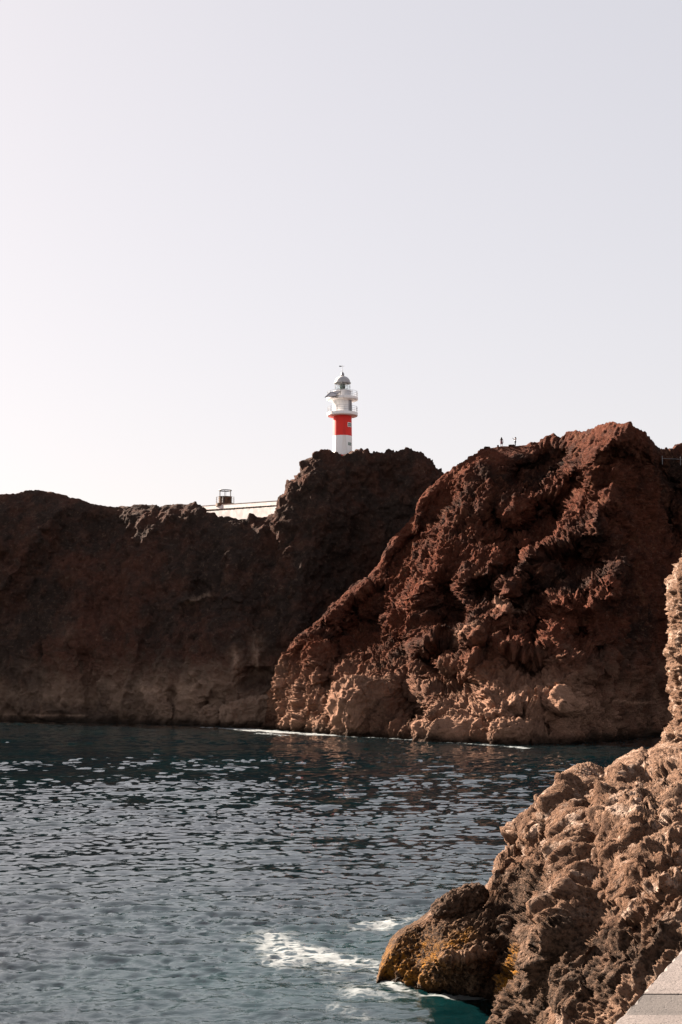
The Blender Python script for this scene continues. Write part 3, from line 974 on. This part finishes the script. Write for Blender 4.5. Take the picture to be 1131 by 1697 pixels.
# ------------------------------------------------------------------ loose rocks
def boulder(label, c, size, mat, seed, rz=0.0, flat=1.0, amp=0.16, res=(64, 44), attrs=None, tilt=0.0, group=None, box=0.5):
    u = np.linspace(0, 2 * np.pi, res[0])[None]
    v = np.linspace(0.02, np.pi - 0.02, res[1])[:, None]
    def se(t): return np.sign(t) * np.abs(t) ** box
    D = np.stack(np.broadcast_arrays(se(np.cos(u)) * se(np.sin(v)), se(np.sin(u)) * se(np.sin(v)), -se(np.cos(v)) * flat), -1)
    sz = np.array(size) / 2
    Q = D * sz
    m = float(max(size))
    q = Q / m * 3 + seed * 7.7
    d = 0.9 * fbm(q, 4) + 0.8 * fbm(q * 1.6, 5, 0.6, ridged=True) - 0.35 + 0.6 * (worley(q * 2.6) - 0.5) + 0.55 * fbm(q * 6, 4, 0.8) + 0.7 * facets(q * 1.6 + 0.4 * fbm(q * 2, 2)[..., None]) + 0.35 * facets(q * 4.5)
    nrm = D / sz; nrm /= np.linalg.norm(nrm, axis=-1, keepdims=True) + 1e-9
    d[:, -1] = d[:, 0]
    Q = Q + nrm * (d * amp * min(size))[..., None]
    ca, sa = math.cos(tilt), math.sin(tilt)
    Q = np.stack([Q[..., 0] * ca + Q[..., 2] * sa, Q[..., 1], -Q[..., 0] * sa + Q[..., 2] * ca], -1)
    z = np.zeros(Q.shape[:2])
    at_ = {k: z + (attrs or {}).get(k, 0) for k in ('pale', 'crust', 'algae')}
    ca, sa = math.cos(rz), math.sin(rz)
    Q = np.stack([Q[..., 0] * ca - Q[..., 1] * sa, Q[..., 0] * sa + Q[..., 1] * ca, Q[..., 2]], -1)
    # vertices stay in world coordinates so that the tide line of the rock material falls at the water
    o = grid_mesh('boulder', Q + np.array(c), mat, at_)
    return tag(o, label, 'boulder', group)


def on_sea(px, py):
    Y = float(sea_Y(py))
    return P(px, py, Y)


RK = 'boulders along the foot of the cliffs'
c = on_sea(606, 1219); boulder('big square tan block of rock leaning on the headland foot', (c.x, c.y + 1.4, 3.6), (9.4, 8.5, 9.6), M_HEAD, 1, rz=0.5, attrs={'pale': 0.35}, res=(150, 110), amp=0.10, group=RK, box=0.62)
c = on_sea(676, 1224); boulder('small dark boulder alone in the water beside the big block', (c.x, c.y - 0.8, 0.6), (1.8, 1.6, 2.2), M_HEAD, 2, attrs={'pale': 0.15}, group=RK)
c = on_sea(765, 1229); boulder('long low pale ledge of rock lying along the headland waterline', (c.x, c.y + 0.2, 0.9), (13.5, 6.0, 4.6), M_HEAD, 3, rz=-0.35, attrs={'pale': 0.55}, res=(170, 80), amp=0.16, group=RK, box=0.8)
c = on_sea(845, 1233); boulder('dark round boulder at the end of the long pale ledge', (c.x, c.y - 0.3, 0.9), (5.2, 3.6, 4.2), M_HEAD, 4, attrs={'pale': 0.0}, res=(90, 60), group=RK, box=0.8)
c = P(716, 1185, 192.5); boulder('small grey rounded boulder resting above the pale ledge', (c.x, c.y, c.z), (1.5, 1.4, 1.4), M_HEAD, 5, attrs={'pale': 0.3}, group=RK, box=0.9)
c = on_sea(412, 1204); boulder('broad flat topped grey rock between the dark cliff and the headland', (c.x, c.y + 0.5, 1.7), (9.4, 5.5, 5.8), M_LEFT, 6, rz=0.2, attrs={'pale': 0.35}, res=(140, 80), amp=0.13, group=RK, box=0.6, tilt=-0.12)
c = on_sea(352, 1203); boulder('small dark boulder next to the flat topped rock', (c.x, c.y - 0.4, 1.0), (4.0, 3.0, 4.6), M_LEFT, 7, attrs={'pale': 0.1}, group=RK, res=(90, 60), box=0.7)
c = on_sea(272, 1200); boulder('dark pointed boulder below the middle of the dark cliff', (c.x, c.y - 0.6, 1.2), (3.6, 3.2, 5.2), M_LEFT, 8, attrs={'pale': 0.2}, group=RK, res=(90, 60), box=0.8)
c = P(762, 1497, 46.0); boulder('dark wedge shaped rock sticking up behind the orange tip', (c.x, c.y, c.z), (1.9, 1.1, 0.80), M_NEAR, 9, rz=0.3, attrs={'crust': 1.0}, res=(110, 70), amp=0.14, box=0.8, tilt=-0.42)

# ------------------------------------------------------------------ lighthouse
LY = 275.0
LC = P(568, 690, LY)                      # axis, at the underside of the lower gallery
MPP = LY / F * 1.0045                     # metres per photo pixel there


def lz(py):
    return P(568, py, LY).z - LC.z


lh = empty('lighthouse', (LC.x, LC.y, LC.z - 8.6))
tag(lh, 'white and red banded lighthouse tower with two galleries and a grey dome', 'lighthouse')
H0 = 8.6                                   # local height of the lower gallery's underside


def L(bm_fn, name, mat, parent=lh, smooth=False):
    bm = bmesh.new(); bm_fn(bm)
    bmesh.ops.translate(bm, vec=(0, 0, H0), verts=bm.verts[:])
    o = bm_obj(name, bm, mat, parent)
    if smooth:
        for p in o.data.polygons: p.use_smooth = True
        try:
            o.data.set_sharp_from_angle(angle=R(35))
        except Exception:
            pass
    return o


r_red, r_w = 15.3 * MPP, 15.75 * MPP
L(lambda b: add_lathe(b, [(r_w + .1, -8.8), (r_w + .06, lz(755.5))], 64), 'red_base_band', M_RED, smooth=True)
L(lambda b: add_lathe(b, [(r_w + .06, lz(755.5)), (r_w, lz(723.2))], 64, cap=False), 'white_band', M_WHITE, smooth=True)
L(lambda b: add_lathe(b, [(r_w, lz(723.2)), (r_red, 0.0)], 64, cap=False), 'red_band', M_RED, smooth=True)
rg1 = 25.6 * MPP
z1 = lz(684.6)
L(lambda b: add_lathe(b, [(r_red - .1, 0.0), (rg1 - .12, 0.0), (rg1, 0.12), (rg1, z1), (r_red - .2, z1 + .02)], 72, cap=False), 'lower_gallery', M_WHITE, smooth=True)
rd = 16.0 * MPP
z2 = lz(663.5)
L(lambda b: add_lathe(b, [(rd, z1 - .02), (rd, z2)], 64, cap=False), 'watch_room', M_WHITE, smooth=True)
rg2 = 26.0 * MPP
z3 = lz(660.0)
L(lambda b: add_lathe(b, [(rd - .1, z2), (rg2 - .1, z2), (rg2, z2 + .08), (rg2, z3 + .1), (rd - .3, z3 + .12)], 72, cap=False), 'upper_gallery', M_WHITE, smooth=True)
rl = 14.6 * MPP
z4 = lz(648.2)
L(lambda b: add_lathe(b, [(rl, z3 + .1), (rl, z4 - .1), (rl + .08, z4 - .1), (rl + .08, z4), (rl - .3, z4)], 56, cap=False), 'lantern_wall', M_GREYW, smooth=True)
z5 = lz(635.3)
re = 13.6 * MPP
dome = L(lambda b: add_lathe(b, [(re - .25, z5), (re + .06, z5 - .03), (re + .06, z5 + .12), (re - .06, z5 + .16)] + [((re - .08) * math.cos(t), z5 + .16 + 1.30 * math.sin(t)) for t in [k * math.pi / 2 / 14 for k in range(1, 13)]] + [(0.27, z5 + 1.46), (0, z5 + 1.47)], 48), 'dome', M_DOME, smooth=True)
zb = z5 + 1.40
ball = L(lambda b: add_lathe(b, [(0.26, zb), (0.34, zb + .14), (0.36, zb + .36), (0.30, zb + .60), (0.2, zb + .76), (0.08, zb + .9), (0, zb + 1.0)], 20), 'vent_ball', M_GREY, parent=dome, smooth=True)
L(lambda b: add_tube(b, [(0, 0, zb + .9), (0, 0, zb + 2.25)], 0.03, 6), 'lightning_rod', M_GREY, parent=dome)


def vane(b):
    add_box(b, (-0.42, 0, zb + 2.02), (0.46, 0.05, 0.20))
    add_tube(b, [(-.3, 0, zb + 2.02), (.35, 0, zb + 2.02)], 0.022, 6)


L(vane, 'wind_vane', M_DARK, parent=dome)
# lantern glazing
rp = 13.0 * MPP
NP = 10
for k in range(NP):
    a0 = 2 * math.pi * (k + .5) / NP
    a1 = 2 * math.pi * (k + 1.5) / NP
    L(lambda b: add_tube(b, [(rp * math.cos(a0), rp * math.sin(a0), z4 - .02), (rp * math.cos(a0), rp * math.sin(a0), z5 + .02)], 0.045, 6), 'mullion', M_RAIL)

    def pane(b):
        p0 = Vector((rp * math.cos(a0), rp * math.sin(a0), 0)); p1 = Vector((rp * math.cos(a1), rp * math.sin(a1), 0))
        m = (p0 + p1) / 2
        rot = Matrix.Translation(m + Vector((0, 0, (z4 + z5) / 2))) @ Matrix.Rotation(math.atan2(p1.y - p0.y, p1.x - p0.x), 4, 'Z')
        add_box(b, (0, 0, 0), ((p1 - p0).length - .12, 0.012, z5 - z4 - .02), rot)
    L(pane, 'pane', M_GLASS)
L(lambda b: add_tube(b, [(rp * math.cos(2 * math.pi * k / 40), rp * math.sin(2 * math.pi * k / 40), z4 + (z5 - z4) * .52) for k in range(40)], 0.03, 6, closed=True), 'glazing_bar', M_RAIL)


def lens(b):
    h = z5 - z4
    add_lathe(b, [(0.12, z4 - .1), (0.12, z4 + .2 * h), (.42, z4 + .25 * h), (.58, z4 + .45 * h), (.60, z4 + .62 * h), (.42, z4 + .85 * h), (0.1, z4 + .95 * h)], 20)


L(lens, 'lens', M_BLOCK, smooth=True)
L(lambda b: add_lathe(b, [(re - .3, z5 + .02), (.9, z5 + .25), (0, z5 + .3)], 32, cap=False), 'dome_lining', M_DARK)
# galleries' railings
for (rg, zf, nm) in ((rg1 - .08, z1, 12), (rg2 - .08, z3 + .1, 12)):
    for hh in (0.38, 0.74, 1.12):
        L(lambda b: add_tube(b, [(rg * math.cos(2 * math.pi * k / 60), rg * math.sin(2 * math.pi * k / 60), zf + hh) for k in range(60)], 0.026, 6, closed=True), 'rail', M_RAIL)
    for k in range(nm):
        a = 2 * math.pi * (k + .3) / nm
        L(lambda b: add_tube(b, [(rg * math.cos(a), rg * math.sin(a), zf - .02), (rg * math.cos(a), rg * math.sin(a), zf + 1.14)], 0.034, 6), 'rail_post', M_RAIL)


# door and windows on the shaded side of the tower: angle measured from the camera side, to the right
def curved(b, a, wdt, zlo, zhi, r, th, n=6):
    for i in range(n):
        t0 = R(a) + (i / n - .5) * wdt / r; t1 = R(a) + ((i + 1) / n - .5) * wdt / r
        vs = []
        for rr in (r, r + th):
            for t in (t0, t1):
                for z in (zlo, zhi):
                    vs.append(b.verts.new((rr * math.sin(t), -rr * math.cos(t), z)))
        i0 = vs
        for f in ((4, 6, 7, 5), (0, 1, 3, 2), (0, 2, 6, 4), (1, 5, 7, 3)):
            b.faces.new([i0[j] for j in f])
        if i == 0: b.faces.new([i0[j] for j in (0, 4, 5, 1)])
        if i == n - 1: b.faces.new([i0[j] for j in (2, 3, 7, 6)])


door = L(lambda b: curved(b, 57, 1.15, z1 + .06, z2 - .12, rd - .08, .10), 'door', M_GREY)
L(lambda b: curved(b, 57, 0.06, z1 + .1, z2 - .16, rd + .015, .03, 1), 'door_bar', M_DARK, parent=door)
for py0, py1 in ((702.5, 708.5), (734.6, 740.0)):
    za, zc = lz(py1), lz(py0)
    wf = L(lambda b: curved(b, 51, 1.12, za - .09, zc + .09, r_red - .02, .10), 'window', M_WHITE)
    for k in range(4):
        for j in range(2):
            L(lambda b: curved(b, 51 + (k - 1.5) * 8.3, .215, za + (zc - za) * (j * .5 + .03), za + (zc - za) * (j * .5 + .47), r_red + .05, .05, 2), 'glass_block', M_BLOCK, parent=wf)

# solar panel carried outside the upper railing, on a dark frame
pl = [P(538.6, 658.4, LY - 2.9), P(557.2, 656.2, LY - 3.3), P(564.8, 648.2, LY - 2.2), P(548, 649.8, LY - 1.8)]
org = Vector((LC.x, LC.y, LC.z))
pl = [p - org for p in pl]


def panel(b):
    n = (pl[1] - pl[0]).cross(pl[3] - pl[0]).normalized() * 0.035
    a = [b.verts.new(p + n) for p in pl]; c = [b.verts.new(p - n) for p in pl]
    b.faces.new(a); b.faces.new(c[::-1])
    for i in range(4):
        b.faces.new((a[i], c[i], c[(i + 1) % 4], a[(i + 1) % 4]))


def pframe(b):
    bl = z3 + .1
    for p, q in ((pl[0], pl[1]), (pl[1], pl[2]), (pl[2], pl[3]), (pl[3], pl[0])):
        add_tube(b, [p, q], 0.05, 6)
    g = lambda a: Vector((rg2 * math.sin(R(a)), -rg2 * math.cos(R(a)), bl))
    for p, a, dz in ((pl[0], -68, .2), (pl[1], -12, .1), (pl[2], -8, .0), (pl[3], -60, .3)):
        add_tube(b, [p, g(a) + Vector((0, 0, dz))], 0.045, 6)
    for p, q in ((pl[1], pl[3]),):
        add_tube(b, [g(-8), g(-8) + Vector((0, 0, 1.1))], 0.05, 6)
    add_tube(b, [g(-45) + Vector((0, 0, -.1)), g(-20) + Vector((.1, -.1, -.55))], 0.05, 6)


sp_o = L(panel, 'solar_panel', M_SOLAR)
L(pframe, 'panel_frame', M_DARK, parent=sp_o)

# ------------------------------------------------------------------ old lighthouse house behind the crest
A0, A1 = P(325, 839.3, 307), P(470, 829.3, 281.5)      # top line of the roof band
d3 = (A1 - A0)
Ln = d3.length
ex = Vector((d3.x, d3.y, 0)).normalized()
ey = Vector((-ex.y, ex.x, 0))             # away from the camera
slope = d3.z / Vector((d3.x, d3.y, 0)).length
house = empty('house', A0 - Vector((0, 0, 4.2)))
house.rotation_euler = (0, 0, math.atan2(ex.y, ex.x))
tag(house, 'long low pale house with a flat roof and old lantern turret on it', 'house')
LH = Vector((d3.x, d3.y, 0)).length


def HB(name, x0, x1, y0, y1, z0, z1, mat, parent=house, bev=0):
    bm = bmesh.new()
    add_box(bm, ((x0 + x1) / 2, (y0 + y1) / 2, (z0 + z1) / 2), (x1 - x0, y1 - y0, z1 - z0), bevel=bev)
    for v in bm.verts: v.co.z += slope * v.co.x
    return bm_obj(name, bm, mat, parent)


HB('wall', 0.4, LH + 6, 0.55, 9.0, -1.0, 3.36, M_CREAM)
HB('roof', 0, LH + 6.4, 0, 9.5, 3.37, 4.2, M_CREAM)
HB('roof_coping', -.06, LH + 6.46, -.06, 9.56, 4.203, 4.27, M_RUST)
for k in range(5):
    w_ = HB('window', 3.2 + k * 5.6, 4.4 + k * 5.6, 0.50, 0.57, 1.1, 2.5, M_DARK)
    HB('sill', 3.1 + k * 5.6, 4.5 + k * 5.6, 0.42, 0.60, 1.0, 1.095, M_CREAM, parent=w_)

# old lantern turret
TC = P(373.5, 835.5, 301)
hm = Matrix.Translation(house.location) @ house.rotation_euler.to_matrix().to_4x4()
tl = hm.inverted() @ TC
tm = 301 / F
bm = bmesh.new(); add_lathe(bm, [(15.6 * tm, -.5), (15.6 * tm, .12), (11 * tm, .12), (11 * tm, 1.5), (11.3 * tm, 1.52), (11.3 * tm, 1.6), (10.2 * tm, 1.6)], 40)
turret = bm_obj('lantern_turret', bm, M_RUST, house, loc=tl)


def TP(fn, name, mat):
    bm = bmesh.new(); fn(bm)
    return bm_obj(name, bm, mat, turret)


def ring(b, r, z, rad, n=40):
    add_tube(b, [(r * math.cos(2 * math.pi * k / n), r * math.sin(2 * math.pi * k / n), z) for k in range(n)], rad, 6, closed=True)


TP(lambda b: ring(b, 10.2 * tm, 2.92, .11), 'top_ring', M_DARK)
for k in range(6):
    a = 2 * math.pi * (k + .35) / 6
    TP(lambda b: add_tube(b, [(10.2 * tm * math.cos(a), 10.2 * tm * math.sin(a), 1.55), (10.2 * tm * math.cos(a), 10.2 * tm * math.sin(a), 2.92)], .05, 6), 'frame_post', M_DARK)
TP(lambda b: add_tube(b, [(-.75, -.9, 2.62), (.15, -1.2, 2.62)], .04, 6), 'cross_bar', M_DARK)
for hh in (.55, 1.05, 1.5):
    TP(lambda b: ring(b, 15.2 * tm, hh, .022), 'rail', M_RUST)
for k in range(10):
    a = 2 * math.pi * k / 10
    TP(lambda b: add_tube(b, [(15.2 * tm * math.cos(a), 15.2 * tm * math.sin(a), .1), (15.2 * tm * math.cos(a), 15.2 * tm * math.sin(a), 1.52)], .03, 6), 'rail_post', M_RUST)
TP(lambda b: add_box(b, (.85, -1.05, .8), (.55, .5, 1.3), Matrix.Identity(4)), 'hatch', M_DARK)

# boundary wall in front of the house, dark dry stones along its top
B0, B1 = P(330, 848.6, 301), P(470, 838.8, 278.5)
e2 = Vector((B1.x - B0.x, B1.y - B0.y, 0)); LW = e2.length
bw = empty('boundary_wall', B0 - Vector((0, 0, 2.2)))
bw.rotation_euler = (0, 0, math.atan2(e2.y, e2.x))
tag(bw, 'low white boundary wall topped with dark loose stones below the house', 'wall')
sl2 = (B1.z - B0.z) / LW
bm = bmesh.new(); add_box(bm, (LW / 2 + 2, .2, .5), (LW + 4, .4, 3.4), bevel=.03)
for v in bm.verts: v.co.z += sl2 * v.co.x
bm_obj('wall_body', bm, M_WALL, bw)
rs = random.Random(3)
x = 0.2
smesh = []
for k in range(5):
    bm = bmesh.new()
    r_ = bmesh.ops.create_icosphere(bm, subdivisions=1, radius=.5)
    for v in bm.verts: v.co *= rs.uniform(.75, 1.2)
    me = bpy.data.meshes.new('stone'); bm.to_mesh(me); bm.free(); me.materials.append(M_STONE); smesh.append(me)
while x < LW + 3.6:
    wd = rs.uniform(.3, .75)
    o = bpy.data.objects.new('stone', rs.choice(smesh))
    o.location = (x + wd / 2, .2 + rs.uniform(-.05, .05), 2.2 + sl2 * x + .12); o.scale = (wd, .42, rs.uniform(.35, .65)); o.rotation_euler = (0, 0, rs.uniform(-.4, .4))
    link(o, bw)
    x += wd * rs.uniform(.85, 1.1)

# ------------------------------------------------------------------ people on the headland
M_SKIN = plain('skin', (0.20, 0.105, 0.075), 0.9, 0, 0.05, 8)
M_HAIR = plain('hair_dark', (0.010, 0.007, 0.006), 0.95, 0, 0.2, 20)
M_DRESS = plain('cloth_rose', (0.16, 0.075, 0.085), 0.95, 0, 0.2, 12)
M_TOP = plain('cloth_white', (0.55, 0.55, 0.57), 0.95, 0, 0.06, 12)
M_TROU = plain('cloth_black', (0.022, 0.022, 0.028), 0.85, 0, 0.2, 12)
M_SHOE = plain('shoe_dark', (0.05, 0.04, 0.04), 0.7, 0, 0.1, 12)


def skin_mesh(name, verts, edges, radii, mat, parent=None, sub=2):
    me = bpy.data.meshes.new(name)
    me.from_pydata([tuple(v) for v in verts], edges, [])
    o = link(bpy.data.objects.new(name, me), parent)
    me.materials.append(mat)
    bm = bmesh.new(); bm.from_mesh(me)
    sk = bm.verts.layers.skin.verify()
    bm.verts.ensure_lookup_table()
    for i, v in enumerate(bm.verts):
        r = radii[i]
        v[sk].radius = r if isinstance(r, tuple) else (r, r)
        v[sk].use_root = (i == 0)
    bm.to_mesh(me); bm.free()
    md = o.modifiers.new('skin', 'SKIN'); md.use_smooth_shade = True
    ms = o.modifiers.new('sub', 'SUBSURF'); ms.levels = sub; ms.render_levels = sub
    return o


def person(loc, rz, feet, hands, label, dress):
    """Faces local -Y. feet: ((x,y),(x,y)); hands: elbow and hand points for each side."""
    V_, E_, R_ = [], [], []

    def add(p, r, to=None):
        V_.append(p); R_.append(r)
        if to is not None: E_.append((to, len(V_) - 1))
        return len(V_) - 1
    pel = add((0, 0, .93), (.15, .11))
    wai = add((0, .0, 1.08), (.12, .09), pel)
    che = add((0, .01, 1.27), (.145, .10), wai)
    sh = add((0, .015, 1.40), (.09, .07), che)
    nk = add((0, .0, 1.48), .052, sh)
    hd = add((0, -.015, 1.57), (.075, .09), nk)
    add((0, -.005, 1.67), (.07, .085), hd)
    add((0, -.105, 1.575), .014, hd)          # nose
    for s, f, (el, ha) in ((-1, feet[0], hands[0]), (1, feet[1], hands[1])):
        hp = add((s * .09, 0, .88), .095, pel)
        kn = add((s * .09 + (f[0] - s * .09) * .5, f[1] * .5 - .02, .48), .06, hp)
        an = add((f[0], f[1] + .02, .09), .04, kn)
        add((f[0], f[1] - .13, .035), .032, an)
        so = add((s * .175, .01, 1.385), .05, sh)
        e = add(el, .038, so)
        h = add(ha, .028, e)
        hv = (Vector(ha) - Vector(el)).normalized()
        pm = add(tuple(Vector(ha) + hv * .07), (.035, .02), h)
        for q in range(4):
            add(tuple(Vector(ha) + hv * .15 + Vector(((q - 1.5) * .02, 0, -.012 * abs(q - 1.5)))), .009, pm)
        add(tuple(Vector(ha) + hv * .06 + Vector((-s * .05, -.02, 0))), .010, h)
    body = skin_mesh('person', V_, E_, R_, M_SKIN)
    body.location = loc; body.rotation_euler = (0, 0, rz)
    tag(body, label, 'person', 'people standing on the headland crest')
    bm = bmesh.new()                           # hair: cap and long fall down the back
    bmesh.ops.create_uvsphere(bm, u_segments=16, v_segments=10, radius=1)
    for v in bm.verts:
        x, y, z = v.co
        v.co = Vector((x * .115, .045 + y * .125, 1.60 + z * (.14 if z > 0 else .44)))
        if z < -.12: v.co.y = max(v.co.y, .05) + .05; v.co.x *= 1.35
    bm_obj('hair', bm, M_HAIR, body, smooth=True)

    def sleeve(prof, name, mat, cy=0.0):
        bm = bmesh.new(); rings = []
        for z, rx, ry in prof:
            rings.append([bm.verts.new((rx * math.cos(t), cy + ry * math.sin(t), z)) for t in [2 * math.pi * k / 20 for k in range(20)]])
        for A_, B_ in zip(rings[:-1], rings[1:]):
            for k in range(20): bm.faces.new((A_[k], A_[(k + 1) % 20], B_[(k + 1) % 20], B_[k]))
        return bm_obj(name, bm, mat, body, smooth=True)
    if dress:
        sleeve([(.52, .26, .20), (.70, .24, .18), (.92, .19, .15), (1.08, .145, .115), (1.27, .175, .13), (1.38, .17, .10), (1.43, .08, .07)], 'dress', M_DRESS)
    else:
        sleeve([(1.0, .18, .14), (1.10, .15, .125), (1.27, .185, .135), (1.38, .18, .105), (1.44, .08, .07)], 'shirt', M_TOP)
        sleeve([(.80, .21, .155), (.92, .195, .15), (1.03, .165, .13)], 'waistband', M_TROU)
        for s, f in ((-1, feet[0]), (1, feet[1])):
            skin_mesh('trouser_leg', [(s * .09, 0, .9), (s * .09 + (f[0] - s * .09) * .5, f[1] * .5 - .02, .48), (f[0], f[1] + .02, .13)], [(0, 1), (1, 2)], [.115, .08, .062], M_TROU, body, 1)
    for f in feet:
        bm = bmesh.new(); add_box(bm, (f[0], f[1] - .05, .045), (.10, .27, .09), bevel=.02); bm_obj('shoe', bm, M_SHOE, body)
    return body


def crest_at(px_):
    row = HEAD[HROW]
    i = int(np.argmin(np.abs(HPX[HROW] - px_)))
    return Vector(row[i].tolist())


c1, c2 = crest_at(832.3), crest_at(854.5)
person(c1 + Vector((0, .25, -.06)), R(165), ((-.16, .10), (.17, -.14)), (((-.27, .05, 1.12), (-.30, -.06, .88)), ((.27, .02, 1.12), (.25, -.16, .92))), 'person with long dark hair in a short rose dress posing on the crest', True)
person(c2 + Vector((0, .25, -.06)), R(-78), ((-.08, .02), (.09, -.03)), (((-.27, -.20, 1.30), (-.09, -.40, 1.46)), ((.27, -.20, 1.22), (.08, -.42, 1.42))), 'person in white top and black trousers holding a small camera up', False)
bm = bmesh.new(); add_box(bm, (0, 0, 0), (.13, .06, .085), bevel=.012)
add_lathe(bm, [(.03, 0), (.03, .05), (.0, .05)], 12)
o = bm_obj('camera_body', bm, M_TROU)
o.location = c2 + Vector((0, .25, -.06)) + Matrix.Rotation(R(-78), 3, 'Z') @ Vector((0, -.52, 1.50)); o.rotation_euler = (0, 0, R(-78))
o.name = 'small_camera'
tag(o, 'small black camera held up by the person in the white top', 'camera')
ST = 'stones lying on the headland crest'
c = crest_at(848.5); boulder('flat dark slab of stone beside the feet of the person in white', (c.x, c.y + .3, c.z + .10), (1.15, .7, .36), M_LEFT, 21, res=(36, 24), group=ST)
c = crest_at(808); boulder('dark lumpy stone down the slope before the person in the dress', (c.x, c.y + .3, c.z + .15), (1.1, .8, .6), M_LEFT, 22, res=(36, 24), group=ST)
c = crest_at(825.5); boulder('tiny pointed stone just behind the person in the dress', (c.x, c.y + .2, c.z + .10), (.34, .3, .42), M_LEFT, 23, res=(24, 16), group=ST)

# ------------------------------------------------------------------ path railing on the shaded shoulder
rw = empty('railing', P(1128.3, 768, 240))
tag(rw, 'thin pale railing along the path over the shaded shoulder', 'railing')
o0 = rw.location.copy()
pts = [P(1098, 766.8, 233.5) - o0, P(1128.3, 768, 240) - o0, P(1162, 769, 245) - o0]
for p in pts:
    bm = bmesh.new(); add_tube(bm, [p + Vector((0, 0, -.3)), p + Vector((0, 0, 1.15))], .05, 6); bm_obj('post', bm, M_RAIL, rw)
for h in (.72,):
    bm = bmesh.new(); add_tube(bm, [p + Vector((0, 0, h)) for p in pts], .022, 6); bm_obj('rail', bm, M_RAIL, rw)

# ------------------------------------------------------------------ quay
QZ = CAM_H - 1.8
qa = at(1030, 1697, 1.8 * F / 587 * 1.0); qa = P(1030, 1697, 7.26); qb = P(1131, 1586, 8.93)
ed = Vector((qb.x - qa.x, qb.y - qa.y))
ex_ = lambda y: qa.x - 0.075 + (y - qa.y) * ed.x / ed.y
bm = bmesh.new()
lo = [(ex_(-8), -8), (14, -8), (14, 19), (ex_(19), 19)]
tv = [bm.verts.new((x + .0, y, QZ - .262)) for x, y in lo]; bv = [bm.verts.new((x, y, -3)) for x, y in lo]
bm.faces.new(tv); bm.faces.new(bv[::-1])
for i in range(4): bm.faces.new((tv[i], bv[i], bv[(i + 1) % 4], tv[(i + 1) % 4]))
quay = bm_obj('quay', bm, M_CONC2)
tag(quay, 'concrete quay edge above the shore rocks', kind='structure')
jt = [(-8, 2.4, 0), (2.4, 7.70, 0), (7.70, 8.19, 1), (8.19, 12.4, 0), (12.4, 19, 0)]
rs = random.Random(9)
for ya, yb, g in jt:
    ya += .006; yb -= .006
    dz = rs.uniform(-.004, .004)
    bm = bmesh.new()
    edge_p = []
    n = max(3, int((yb - ya) / .06))
    for k in range(n + 1):
        y = ya + (yb - ya) * k / n
        edge_p.append((ex_(y) - .03 + rs.uniform(-.006, .006) + (0.02 * max(0, math.sin(y * 23.0)) ** 8), y))
    poly = edge_p + [(13.9, yb), (13.9, ya)]
    ch = 0.018
    top = [bm.verts.new((x + (ch if i <= n else 0), y, QZ + dz + rs.uniform(-.002, .002) * (i <= n))) for i, (x, y) in enumerate(poly)]
    mid = [bm.verts.new((x, y, QZ - ch + dz)) for x, y in poly]
    bot = [bm.verts.new((x, y, QZ - .26)) for x, y in poly]
    bm.faces.new(top); bm.faces.new(bot[::-1])
    for A_, B_ in ((top, mid), (mid, bot)):
        for i in range(len(poly)):
            j = (i + 1) % len(poly)
            bm.faces.new((A_[i], B_[i], B_[j], A_[j]))
    bm_obj('slab', bm, (M_CONC, M_CONC2)[g], quay)
